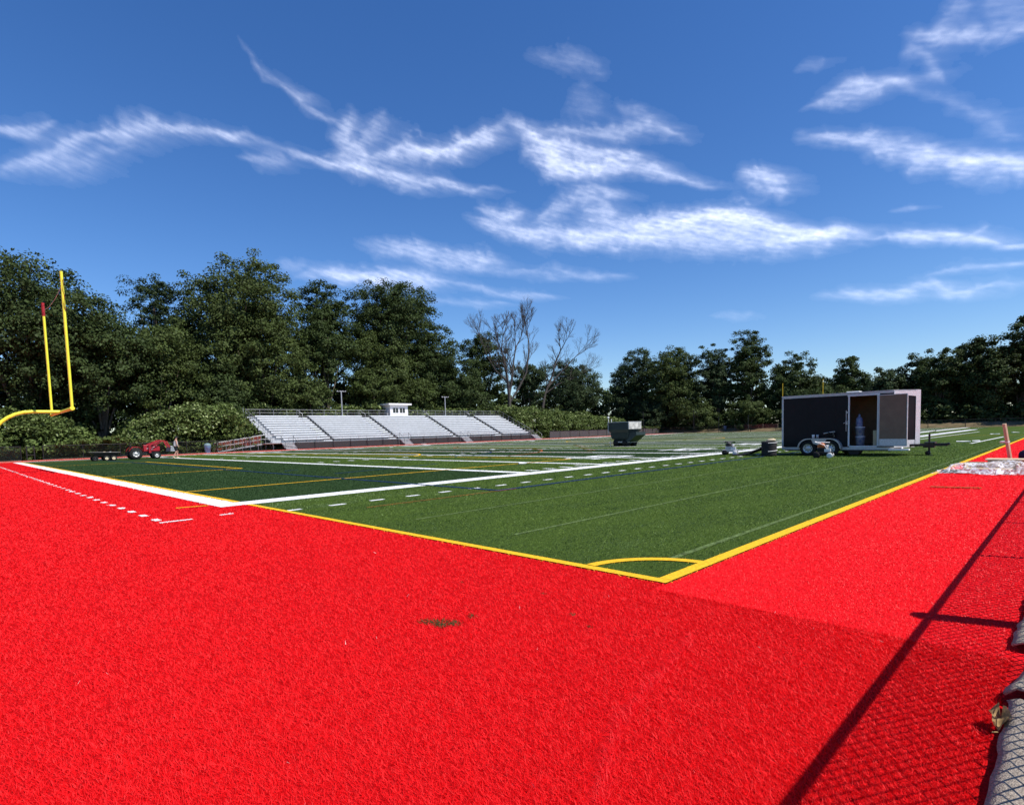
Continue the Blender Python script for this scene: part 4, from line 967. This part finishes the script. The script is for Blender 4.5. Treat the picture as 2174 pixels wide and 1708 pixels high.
# ---------------------------------------------------------------- red tractor with loader (points along +x)
tk = thing('tractor', 'red compact tractor with raised front loader arms at the far left sideline', 'tractor', (6.6, 52.2, 0))
TR = M['tractor_red']
for sy in (-1, 1):
    wheel(tk, 0, sy*.52, .46, .46, .30, M['rim'], .52, 6, out=sy); wheel(tk, 1.48, sy*.48, .29, .29, .20, M['rim'], .55, 5, out=sy)
b = MB(); b.box((-.35,-.2,.45),(.5,.2,.75)); b.box((.5,-.17,.42),(1.75,.17,.62)); b.build('chassis', M['black'], tk)
b = MB(); b.prism([(.62,-.24,.62),(1.78,-.24,.62),(1.80,-.24,.98),(1.62,-.24,1.10),(.62,-.24,1.16)], (0,.48,0)); b.build('hood', TR, tk, .03)
for s in (-.243, .243): MB().prism([(.80,s,.86),(1.36,s,1.02),(1.44,s,.98),(1.1,s,.86),(1.3,s,.78),(1.2,s,.74)], (0,.003 if s > 0 else -.003,0)).build('hood_stripe', M['white_paint'], tk)
for sy in (-1, 1):
    b = MB(); P = [(.50*math.cos(a), .46 + .56*math.sin(a)) for a in [R(10) + k*R(150)/10 for k in range(11)]]
    for (p, q) in zip(P[:-1], P[1:]): b.prism([(p[0],sy*.36,p[1]),(q[0],sy*.36,q[1]),(q[0],sy*.36,q[1]+.03),(p[0],sy*.36,p[1]+.03)], (0,sy*.33,0))
    b.build('fender', TR, tk)
b = MB(); b.box((-.22,-.22,.80),(.22,.22,.92)); b.box((-.28,-.22,.92),(-.2,.22,1.2)); b.build('seat', M['black'], tk, .03)
b = MB(); b.tube([(.62,0,1.0),(.48,0,1.24)], .02, 6); b.tube([(.48 + .05*math.cos(a)*.8, .17*math.sin(a), 1.25 + .15*math.cos(a)*.5) for a in [k*2*math.pi/16 for k in range(17)]], .014, 6); b.build('steering_wheel', M['black'], tk)
for sy in (-1, 1):
    b = MB(); y = sy*.36
    b.box((.95,y-.05,.5),(1.12,y+.05,1.22))
    b.prism([(.92,y-.035,1.18),(1.12,y-.035,1.10),(1.75,y-.035,1.42),(2.25,y-.035,1.38),(2.30,y-.035,1.46),(1.75,y-.035,1.54)], (0,.07,0)); b.prism([(2.18,y-.035,1.46),(2.30,y-.035,1.46),(2.58,y-.035,.86),(2.46,y-.035,.84)], (0,.07,0))
    b.tube([(1.05,y,.85),(1.9,y,1.36)], .03, 6); b.build('loader_arm', TR, tk)
b = MB(); b.prism([(2.46,-.68,.55),(2.50,-.68,1.0),(2.60,-.68,1.02),(2.95,-.68,.58),(2.9,-.68,.55)], (0,1.36,0)); b.build('bucket', M['galv'], tk, .01)
b = MB(); b.box((-.9,-.03,.36),(-.3,.03,.42)); b.build('drawbar', M['black'], tk)
b = MB(); b.tube([(1.25,.12,1.12),(1.25,.12,1.32)], .025, 6); b.build('exhaust', M['black'], tk)
# towed dump cart
ct = thing('dump_cart', 'black dump cart with cream wheel hubs hitched behind the red tractor', 'cart', (4.75, 52.6, 0))
b = MB()
o_ = [(-.95,-.55,.62),(.75,-.55,.58),(.75,.55,.58),(-.95,.55,.62)]; i_ = [(-.65,-.42,.36),(.6,-.42,.36),(.6,.42,.36),(-.65,.42,.36)]
vs = o_ + i_ + [(-1.15,-.6,.74),(.85,-.6,.66),(.85,.6,.66),(-1.15,.6,.74)]
b.add(vs, [(4,5,6,7),(0,1,5,4),(1,2,6,5),(2,3,7,6),(3,0,4,7),(0,8,9,1),(1,9,10,2),(2,10,11,3),(3,11,8,0)]); tb = b.build('tub', M['black'], ct); so = tb.modifiers.new('thickness', 'SOLIDIFY'); so.thickness = .03
for x in (-.05, .42):
    for s in (-1, 1): wheel(ct, x, s*.46, .21, .21, .18, M['rim_cream'], .58, 0, out=s)
for s in (-1, 1): wheel(ct, -.78, s*.4, .2, .2, .16, M['black'], .58, 0, out=s)
b = MB(); b.box((-.8,-.04,.25),(1.1,.04,.33)); b.build('drawbar', M['black'], ct)
for (x, y, s, lab) in ((-.1, .0, .10, 'small pale sack lying in the black dump cart'), (.3, .1, .08, 'smaller grey sack near the front of the black dump cart')):
    g_ = MB(); g_.lathe([(.001,0),(s*1.1,.02),(s*1.3,s*.5),(s*.8,s*1.1),(.001,s*1.2)], (4.75 + x, 52.6 + y, .60), (.1,.05,1), 12); g_.box((4.75 + x - .1, 52.6 + y - .1, .36), (4.75 + x + .1, 52.6 + y + .1, .59))
    tag(g_.build('sack', M['tan_cloth'] if s > .09 else M['cord']), lab, 'sack', 'sacks in the dump cart')
tc = thing('trash_can', 'light blue trash can with a dull lid left of the bleacher ramp', 'trash can', (16.4, 66.3, 0))
MB().lathe([(.001,0),(.27,0),(.33,.72),(.345,.74),(.345,.78)], (0,0,0), (0,0,1), 18).build('can', M['blue_plastic'], tc)
MB().lathe([(.36,.785),(.36,.84),(.3,1.0),(.12,1.08),(.001,1.09)], (0,0,0), (0,0,1), 18).build('lid', M['teal'], tc)

# ---------------------------------------------------------------- person walking beside the tractor
def skin_body(name, verts, edges, radii, m, parent, lev=2, root=0):
    me = bpy.data.meshes.new(name); me.from_pydata(verts, edges, []); me.materials.append(m)
    o = bpy.data.objects.new(name, me); COL.objects.link(o); o.parent = parent
    sk_ = o.modifiers.new('skin', 'SKIN'); sk_.use_smooth_shade = True
    for i, r in enumerate(radii):
        rr = r if isinstance(r, tuple) else (r, r)
        me.skin_vertices[0].data[i].radius = rr; me.skin_vertices[0].data[i].use_root = (i == root)
    sb = o.modifiers.new('sub', 'SUBSURF'); sb.levels = lev; sb.render_levels = lev
    return o
pe = thing('person', 'person in a pale sleeveless shirt, black shorts and cap walking past the tractor loader', 'person', (9.15, 50.3, 0))
# walking towards +x
Vb = [(0,0,.98),(.01,0,1.12),(.02,0,1.30),(.03,0,1.44),(.05,0,1.53),(.075,0,1.60),(.085,0,1.68),(.08,0,1.75),   # 0-7 spine, neck, head
      (.03,.17,1.42),(-.02,.23,1.16),(.09,.24,.94),(.12,.235,.87),  # 8-11 left arm
      (.03,-.17,1.42),(.02,-.23,1.15),(.16,-.22,.95),(.19,-.215,.88), # 12-15 right arm
      (.02,.09,.90),(.14,.10,.50),(.07,.10,.09),(.20,.10,.04),      # 16-19 left leg, forward
      (-.01,-.09,.90),(-.02,-.10,.50),(-.24,-.10,.13),(-.15,-.10,.04)]  # 20-23 right leg, trailing
Eb = [(0,1),(1,2),(2,3),(3,4),(4,5),(5,6),(6,7),(3,8),(8,9),(9,10),(10,11),(3,12),(12,13),(13,14),(14,15),(0,16),(16,17),(17,18),(18,19),(0,20),(20,21),(21,22),(22,23)]
Rb = [(.12,.15),(.11,.14),(.12,.16),(.09,.13),.055,(.085,.075),(.10,.085),(.07,.065),.055,.045,.035,.04,.055,.045,.035,.04,.09,.06,.04,.035,.09,.06,.04,.035]
skin_body('body', Vb, Eb, Rb, M['skin'], pe)
skin_body('shirt', [(0,0,.90),(.005,0,1.05),(.02,0,1.28),(.03,0,1.43),(.03,.12,1.45),(.03,-.12,1.45)], [(0,1),(1,2),(2,3),(3,4),(3,5)], [(.17,.20),(.155,.185),(.14,.18),(.10,.14),.06,.06], M['shirt'], pe)
skin_body('shorts', [(0,0,.96),(.02,.09,.86),(.10,.10,.58),(-.01,-.09,.86),(-.015,-.10,.58)], [(0,1),(1,2),(0,3),(3,4)], [(.14,.165),.115,.105,.115,.105], M['black_cloth'], pe)
b = MB(); b.lathe([(.112,-.01),(.112,.04),(.085,.095),(.001,.115)], (.082,0,1.70), (0,0,1), 16); b.box((.17,-.07,1.692),(.29,.07,1.705)); b.build('cap', M['black_cloth'], pe)
for (x, y, z, ry) in ((.13,.10,0,0), (-.23,-.10,.02,.35)):
    b = MB(); Mx = Matrix.Translation((x, y, z)) @ Matrix.Rotation(ry, 4, 'Y'); b.box((-.09,-.045,0),(.18,.045,.035),0,Mx); b.box((-.085,-.042,.036),(.10,.042,.09),0,Mx); b.build('shoe', M['tan_cloth'], pe, .02)

# ---------------------------------------------------------------- wrapped lumber by the sideline, leaning post, bag
def lumber():
    t = thing('board_stack', 'low frame of pale boards standing under crumpled plastic on the red turf', 'boards', (13.9, -1.0, 0))
    b = MB(); b.box((-.2,-.62,.0),(-.16,.95,.10)); b.box((.45,-.55,.0),(.49,.55,.26)); b.box((-.159,-.5,.0),(.449,-.46,.24)); b.box((-.159,.50,.0),(.449,.54,.24)); b.box((-.21,-.5,.101),(.5,.54,.12)); b.box((-.2,.58,.0),(.1,.98,.09))
    b.build('boards', M['wood'], t)
    b = MB(); b.box((.75,-.75,.0),(.79,.15,.30)); b.box((.5,-.70,.30),(1.1,.18,.33)); b.box((1.06,-.7,.0),(1.1,.15,.298)); b.build('box_frame', M['wood'], t)
    # the plastic wrapped over it
    N1, N2 = 44, 24; g = random.Random(3)
    xs = np.linspace(-.62, .86, N2); ys = np.linspace(-.88, 1.12, N1); Xg, Yg = np.meshgrid(xs, ys, indexing='ij')
    hh = .285 * bump_(Xg, -.36, .66, .05) * bump_(Yg, -.70, .9, .06) * (1 - .30 * bump_(Yg, .1, 3, .15)) 
    hh += (fbm(Xg * 9 + Yg * 3, Yg * 4, 3, 4) - .45) * .11 + .014
    Zg = np.maximum(hh, .008 + .02 * fbm(Xg * 6, Yg * 6, 8, 2))
    xo = Xg + (fbm(Yg * 2, Xg * 2, 6, 2) - .5) * .22; yo = Yg + (fbm(Yg * 3 + 9, Xg * 3, 7, 2) - .5) * .22
    V = np.stack([xo, yo, Zg], -1).reshape(-1, 3); idx = np.arange(N1 * N2).reshape(N2, N1)
    F = np.stack([idx[:-1, :-1], idx[1:, :-1], idx[1:, 1:], idx[:-1, 1:]], -1).reshape(-1, 4)
    o = raw('plastic_wrap', V, F, M['wrap'], smooth=True); o.location = (13.9, -1.0, 0.0)
    tag(o, 'crumpled clear plastic sheet draped over the boards on the red turf', 'plastic sheet')
    p = thing('wooden_stake', 'pale wooden post leaning upright behind the plastic-wrapped boards', 'wooden post', (17.6, -1.12, 0))
    Mx = Vector((0, 0, 1)).rotation_difference(Vector((-.17, .17, 1.22))).to_matrix().to_4x4() @ Matrix.Rotation(R(-40), 4, 'Z')
    MB().box((-.03,-.045,-.02),(.03,.045,1.22),0,Mx).build('stake', M['wood'], p, .006)
    MB().box((-.035,-.05,.66),(.035,.20,.70),0,Mx).build('tag', M['white_paint'], p)
    bg_ = thing('duffel_bag', 'navy and blue bag lying on the red turf at the right edge', 'bag', (18.9, -1.62, 0), R(-20))
    b = MB(); prof = [(.001,-.42),(.14,-.40),(.2,-.3),(.215,0),(.2,.3),(.14,.40),(.001,.42)]
    b.lathe([(r_, h_) for r_, h_ in prof], (0,0,.19), (0,1,0), 20); b.build('bag_body', M['navy'], bg_)
    b = MB(); b.lathe([(.13,-.2),(.2,-.18),(.215,0),(.2,.15)], (-.035,-.05,.165), (0,1,0), 20); b.build('blue_panel', M['blue_nylon'], bg_)
    b = MB(); b.tube([(.0,-.25,.40),(.02,-.1,.50),(.02,.1,.50),(.0,.25,.40)], .014, 6); b.build('handle', M['black_cloth'], bg_)
lumber()

# ---------------------------------------------------------------- folded-back turf edges under the near fence
def flap(x0, x1, yl0, yl1, seed, label, lift=.055):
    n1, n2 = max(10, int((x1 - x0) * 26)), 16; g = random.Random(seed)
    X_ = np.linspace(x0, x1, n1); T = np.linspace(0, 1, n2); V = []
    for i, x in enumerate(X_):
        f = i / (n1 - 1); ye = yl0 + (yl1 - yl0) * f + .018 * (fbm(np.array([x * 5.0]), np.array([seed * 1.0]), seed, 2)[0] - .5) * 2
        lf = lift * (.8 + .5 * fbm(np.array([x * 3.0]), np.array([2.0]), seed, 2)[0])
        for t in T:
            y = ye + (-2.98 - ye) * t
            z = lf * (1 - t) ** .5 * (1 - .55 * math.exp(-(t / .03) ** 2)) + .02 + .010 * (fbm(np.array([x * 9]), np.array([y * 9.0]), seed, 2)[0] - .5)
            V.append((x, y, z))
    idx = np.arange(n1 * n2).reshape(n1, n2)
    F = np.stack([idx[:-1, :-1], idx[1:, :-1], idx[1:, 1:], idx[:-1, 1:]], -1).reshape(-1, 4)
    o = raw('turf_flap', V, F, M['backing'], smooth=True)
    s = o.modifiers.new('thickness', 'SOLIDIFY'); s.thickness = .012; s.offset = 1
    return tag(o, label, 'turf flap', 'folded-back turf edges')
flap(-2.9, -.93, -2.365, -2.315, 1, 'longest folded-back strip of grey turf backing in the bottom right corner', .045)
flap(-.885, -.20, -2.30, -2.41, 2, 'wedge-shaped folded-back piece of grey turf backing beside the dry leaf', .075)
flap(-.03, 1.6, -2.285, -2.30, 3, 'farthest folded-back strip of grey turf backing at the right edge', .05)
lf = MB(); rg = random.Random(2)
vs = []; fs = []
for i in range(9):
    for j in range(7):
        s, t = i/8 - .5, j/6 - .5; w_ = math.cos(s*2.6) * (.8 + .2*math.sin(9*s))
        vs.append((-1.2 + s*.12, -2.315 + t*.085*w_, .035 + .045*(abs(t)*2)**1.5 + .03*s + .012*math.sin(11*s + 5*t)))
for i in range(8):
    for j in range(6): fs.append((i*7+j, i*7+j+1, i*7+j+8, i*7+j+7))
lf.add(vs, fs, 0, True); lf.tube([(-1.26,-2.315,.02),(-1.31,-2.30,.035)], .003, 5)
o = lf.build('dry_leaf', M['dry_leaf']); tag(o, 'curled dry brown leaf on the red turf beside the grey flap', 'leaf')

# ---------------------------------------------------------------- scraps left on the field
rg = random.Random(31)
for k, (x, y, s) in enumerate(((12.8, 14.1, .22), (38.5, 2.4, .30), (39.4, 1.9, .18), (33.0, 3.2, .16), (58, 2.6, .35), (64, 1.6, .3), (31, 52, .3), (38, 55, .45), (44, 63.6, .5), (52, 50, .35), (17.5, 24, .2), (26, 30, .25))):
    b = MB(); n_ = 9; P = []
    for j in range(n_):
        a = 2*math.pi*j/n_; r_ = s*rg.uniform(.55, 1.0); P.append((r_*math.cos(a)*1.5, r_*math.sin(a)*.7, .03 + rg.uniform(0, .05)))
    b.add(P + [(0, 0, .07)] + [(p[0]*.96, p[1]*.96, .022) for p in P], [(j, (j+1) % n_, n_) for j in range(n_)] + [((j+1) % n_, j, n_+1+j, n_+1+(j+1) % n_) for j in range(n_)])
    o = b.build('turf_scrap', M['white_line'], loc=(x, y, 0)); o.rotation_euler = (0, 0, rg.uniform(0, 3))
    tag(o, 'small crumpled white scrap left lying on the green field', 'scrap', 'white scraps on the field')

# ---------------------------------------------------------------- cirrus sheet, high above everything, seen from below
STROKES = [
([(86.5,19.3),(83.8,20.6),(81.1,22.3),(79.2,23.5),(76.6,24.5),(74.6,25.0),(72.2,25.1),(69.2,25.2),(67.0,25.0)],0.34,0.55),
([(67.0,25.0),(63.8,24.3),(61.3,24.1),(58.8,23.8),(55.8,23.4),(51.8,23.1),(45.8,22.3)],0.32,0.5),
([(86.0,19.2),(83.3,20.4),(80.3,21.2),(77.1,23.0)],0.41,0.22),
([(86.1,21.6),(83.9,22.7),(82.3,23.5)],0.18,0.5),
([(68.3,31.5),(67.7,30.4),(66.3,29.4),(64.7,28.7),(63.2,27.9),(61.2,27.2),(59.9,26.3)],0.21,0.25),
([(65.5,29.0),(64.1,28.7),(62.5,29.0)],0.30,0.22),
([(59.6,28.0),(59.6,26.1),(59.0,24.6),(57.0,24.4)],0.62,0.55),
([(56.2,28.1),(57.3,27.0),(58.3,25.5)],0.40,0.3),
([(57.5,24.3),(54.8,25.6),(52.5,25.5),(50.3,25.7),(48.0,26.2),(46.1,27.1),(44.9,28.0)],0.53,0.75),
([(45.1,27.9),(42.9,26.7),(41.1,25.4),(38.9,24.3),(35.3,23.7),(32.6,23.3)],0.62,0.8),
([(42.0,26.5),(36.6,26.5),(32.6,26.4),(29.1,25.1),(27.7,24.6)],0.37,0.4),
([(40.7,25.8),(36.2,25.0),(33.1,24.2),(30.0,23.0),(27.1,21.7),(24.6,21.3)],0.28,0.55),
([(49.4,20.2),(45.5,19.5),(42.2,18.9),(38.1,18.3),(34.5,17.8),(29.2,17.3)],0.52,0.6),
([(48.0,21.0),(45.4,20.6),(42.9,20.9)],0.35,0.5),
([(42.7,19.7),(39.9,20.5),(37.8,21.4),(35.8,21.7),(33.1,21.4)],0.38,0.45),
([(35.1,21.0),(35.9,20.2),(36.2,19.0)],0.58,0.5),
([(37.2,19.5),(32.3,19.0),(27.9,18.4),(24.6,18.6),(21.8,17.8),(19.9,16.8),(16.2,15.7),(12.7,14.8)],0.59,0.9),
([(41.3,18.9),(34.5,18.2),(29.2,17.9),(23.8,16.9),(18.0,15.6)],0.68,0.4),
([(30.1,17.2),(23.8,16.0),(17.3,15.1)],0.58,0.3),
([(12.7,14.8),(9.5,14.5),(7.4,14.0),(5.7,13.2),(2.5,11.9)],0.24,0.6),
([(6.6,13.6),(5.0,14.2)],0.20,0.35),
([(23.4,21.5),(21.4,21.1),(19.9,20.3),(19.4,19.2)],0.48,0.55),
([(18.4,23.6),(15.9,22.8),(12.8,21.7),(9.6,20.3),(6.7,19.1),(2.6,17.3)],0.42,0.5),
([(11.2,20.5),(8.1,19.3),(5.3,18.3),(2.6,16.9)],0.52,0.4),
([(17.6,25.5),(15.2,25.8),(12.9,25.6),(11.0,25.4),(9.7,24.6)],0.33,0.55),
([(9.7,24.6),(6.8,22.3),(2.9,19.3)],0.33,0.18),
([(10.9,28.2),(8.9,27.8),(6.9,26.9),(4.7,26.3),(2.9,26.2)],0.30,0.4),
([(8.8,28.1),(7.5,28.7),(6.5,29.3)],0.42,0.24),
([(10.4,27.7),(9.9,26.9),(8.9,26.0),(8.1,24.6)],0.32,0.28),
([(6.1,27.7),(4.7,27.8),(2.9,26.8)],0.67,0.16),
([(65.0,14.8),(61.8,15.1),(59.3,14.8),(55.3,14.9),(51.0,14.4)],0.44,0.6),
([(51.0,14.4),(46.1,13.6),(39.6,13.1)],0.22,0.3),
([(59.1,17.9),(55.2,17.4),(51.6,16.7),(48.3,16.8),(45.1,16.0)],0.58,0.38),
([(67.1,16.1),(65.7,15.6),(64.3,15.7)],0.44,0.2),
([(48.4,15.7),(39.1,15.0),(32.8,14.7)],0.25,0.2),
([(54.0,12.8),(48.5,12.5),(43.8,12.3)],0.22,0.18),
([(17.0,10.7),(14.4,10.8),(11.0,10.5),(9.2,10.7),(7.9,9.8),(5.6,9.8),(2.4,10.0)],0.26,0.4),
([(9.5,11.4),(6.5,11.3),(2.5,11.1)],0.16,0.35),
([(11.9,16.6),(9.6,16.5)],0.19,0.22),
([(42.3,32.4),(38.7,31.9),(34.7,30.3)],0.43,0.13),
([(38.7,29.8),(35.2,27.7)],0.73,0.12),
([(33.9,28.3),(32.1,27.1),(31.3,26.0)],0.33,0.2),
([(69.3,23.7),(67.0,23.9),(65.1,23.7)],0.38,0.25),
([(18.4,28.1),(16.7,28.1)],0.26,0.15),
([(25.9,10.2),(21.8,10.1)],0.23,0.15),
]
CLOUD_GAIN = .66
def clouds():
    na, ne = 1150, 600; ALT = 6000.0
    az = np.linspace(-22, 112, na); el = np.linspace(4.2, 46, ne)
    A_, E_ = np.meshgrid(az, el, indexing='ij')
    # metric of the sky patch: degrees, azimuth shrunk by the elevation
    def warp(a, e):
        return a + (fbm(a*.35, e*.5, 31, 3) - .5) * 1.9, e + (fbm(a*.35, e*.5, 41, 3) - .5) * 1.1
    wa, we = warp(A_, E_)
    dens = np.zeros_like(A_)
    # torn-edge noise and drawn-out filaments shared by all streaks
    qx = wa + (fbm(A_*.9, E_*1.2, 11, 3) - .5) * 2.2; qy = we + (fbm(A_*.9, E_*1.2, 12, 3) - .5) * 1.8
    torn = fbm(qx * .75, qy * 1.1 - qx * .25, 60, 5, .50) - .5
    fil = 1 - np.abs(2 * fbm(qx * .7 + qy * 1.1, qy * 2.0 - qx * .9, 61, 4, .5) - 1)
    fil2 = 1 - np.abs(2 * fbm(qx * 2.4 - qy * .7, qy * .7 + qx * .4, 62, 3, .5) - 1)
    def smooth(P):
        P = np.array([P[0]] + list(P) + [P[-1]], float); out = []
        for i in range(1, len(P) - 2):
            for t in (0, .25, .5, .75):
                a, b, c_, d = P[i-1:i+3]
                out.append(.5 * (2*b + (c_-a)*t + (2*a-5*b+4*c_-d)*t*t + (3*b-a-3*c_+d)*t**3))
        return np.array(out + [P[-2]])
    for k, (pts, w, s) in enumerate(STROKES):
        P = smooth(pts); seg = P[1:] - P[:-1]; ln = np.hypot(seg[:, 0] * .92, seg[:, 1]); tot = ln.sum(); mg = w * 9 + 2
        sel = (A_ > P[:, 0].min() - mg) & (A_ < P[:, 0].max() + mg) & (E_ > P[:, 1].min() - mg) & (E_ < P[:, 1].max() + mg)
        xa, xe = wa[sel], we[sel]; best = np.full(xa.shape, 1e9); tt = np.zeros_like(xa); acc = 0; below = np.zeros(xa.shape, bool)
        for j in range(len(seg)):
            ca = math.cos(R(P[j, 1])); dx = (xa - P[j, 0]) * ca; dy = xe - P[j, 1]; sx, sy = seg[j, 0] * ca, seg[j, 1]; l2 = sx*sx + sy*sy
            t = np.clip((dx*sx + dy*sy) / l2, 0, 1); d = np.hypot(dx - t*sx, dy - t*sy)
            m = d < best; best = np.where(m, d, best); tt = np.where(m, (acc + t*ln[j]) / tot, tt); below = np.where(m, dy - t*sy < 0, below); acc += ln[j]
        run = tt * tot
        wd = w * 1.3 * (.35 + .85 * np.sin(np.pi * np.clip(tt*.92 + .04, 0, 1))) * (.55 + .9 * fbm(run * .55 + k*7, 0*run + k, 50 + k, 3))
        sd = np.where(below, -best, best) + torn[sel] * wd * 1.9 * np.clip(best / wd + .35, 0, 1.2)
        prof = np.where(sd > 0, np.exp(-(sd / (wd * .75)) ** 2), np.exp(-(sd / (wd * 1.35)) ** 2))
        prof = prof * np.exp(-(best / (wd * 2.6)) ** 2)
        fade = np.clip(np.sin(np.pi * np.clip(tt*.95 + .025, 0, 1)) * 1.8, 0, 1)
        dd = s * fade * prof * (.40 + .42 * fil[sel] + .25 * fil2[sel])
        dens[sel] = 1 - (1 - dens[sel]) * (1 - np.clip(dd, 0, .93))
    # wind shear draws every shred out into fibres: smear along two drift directions
    def smear(D, da, de, L_, n_=26):
        out = np.zeros_like(D); tot = 0
        sa, se = 134 / (na - 1), 41.8 / (ne - 1)
        for i in range(n_):
            t = i / (n_ - 1); w_ = math.exp(-2.2 * t); ia, ie = int(round(-da * t * L_ / sa)), int(round(-de * t * L_ / se))
            out += w_ * np.roll(np.roll(D, -ia, 0), -ie, 1); tot += w_
        return out / tot
    far = smear(dens, -1, -.16, 3.4); up_ = smear(dens, .35, .9, 1.1)
    dens = .44 * dens + .46 * far + .22 * up_
    dens *= .50 + .85 * smear(fbm(A_ * 1.1, E_ * 2.4, 93, 5, .6), -1, -.2, 2.0) * (.6 + .8 * fbm(A_ * .5, E_ * 1.1, 94, 3))
    fine = smear(fbm(A_ * 3.2, E_ * 5.5, 96, 4, .6), -1, -.30, 1.3, 18); dens *= np.clip(1 + 2.5 * (fine - .5), .45, 1.5)
    dens = np.clip(dens * CLOUD_GAIN, 0, .78)
    edge = np.minimum(1, np.minimum(np.minimum(A_ + 22, 112 - A_) / 6, np.minimum((E_ - 4.2) / 1.5, (46 - E_) / 4))); dens *= np.clip(edge, 0, 1)
    r = (ALT - CAM.z) / np.tan(np.radians(E_))
    V = np.stack([CAM.x + r * np.cos(np.radians(A_)), CAM.y + r * np.sin(np.radians(A_)), np.full_like(r, ALT)], -1).reshape(-1, 3)
    idx = np.arange(na * ne).reshape(na, ne)
    F = np.stack([idx[:-1, :-1], idx[1:, :-1], idx[1:, 1:], idx[:-1, 1:]], -1).reshape(-1, 4)
    d = dens.reshape(-1); F = F[d[F].max(1) > .012]
    m = bpy.data.materials.new('cirrus'); m.use_nodes = True; nt = m.node_tree; nt.nodes.clear(); L_ = nt.links.new
    at = nt.nodes.new('ShaderNodeAttribute'); at.attribute_name = 'thickness'
    t = nt.nodes.new('ShaderNodeBsdfTransparent'); tl_ = nt.nodes.new('ShaderNodeBsdfTranslucent'); tl_.inputs[0].default_value = (.93, .95, 1, 1)
    mx = nt.nodes.new('ShaderNodeMixShader'); ou = nt.nodes.new('ShaderNodeOutputMaterial')
    L_(at.outputs['Fac'], mx.inputs[0]); L_(t.outputs[0], mx.inputs[1]); L_(tl_.outputs[0], mx.inputs[2]); L_(mx.outputs[0], ou.inputs[0])
    o = raw('clouds', V, F, m, smooth=True)
    a_ = o.data.attributes.new('thickness', 'FLOAT', 'POINT'); a_.data.foreach_set('value', d.astype(np.float32))
    tag(o, kind='stuff')
clouds()
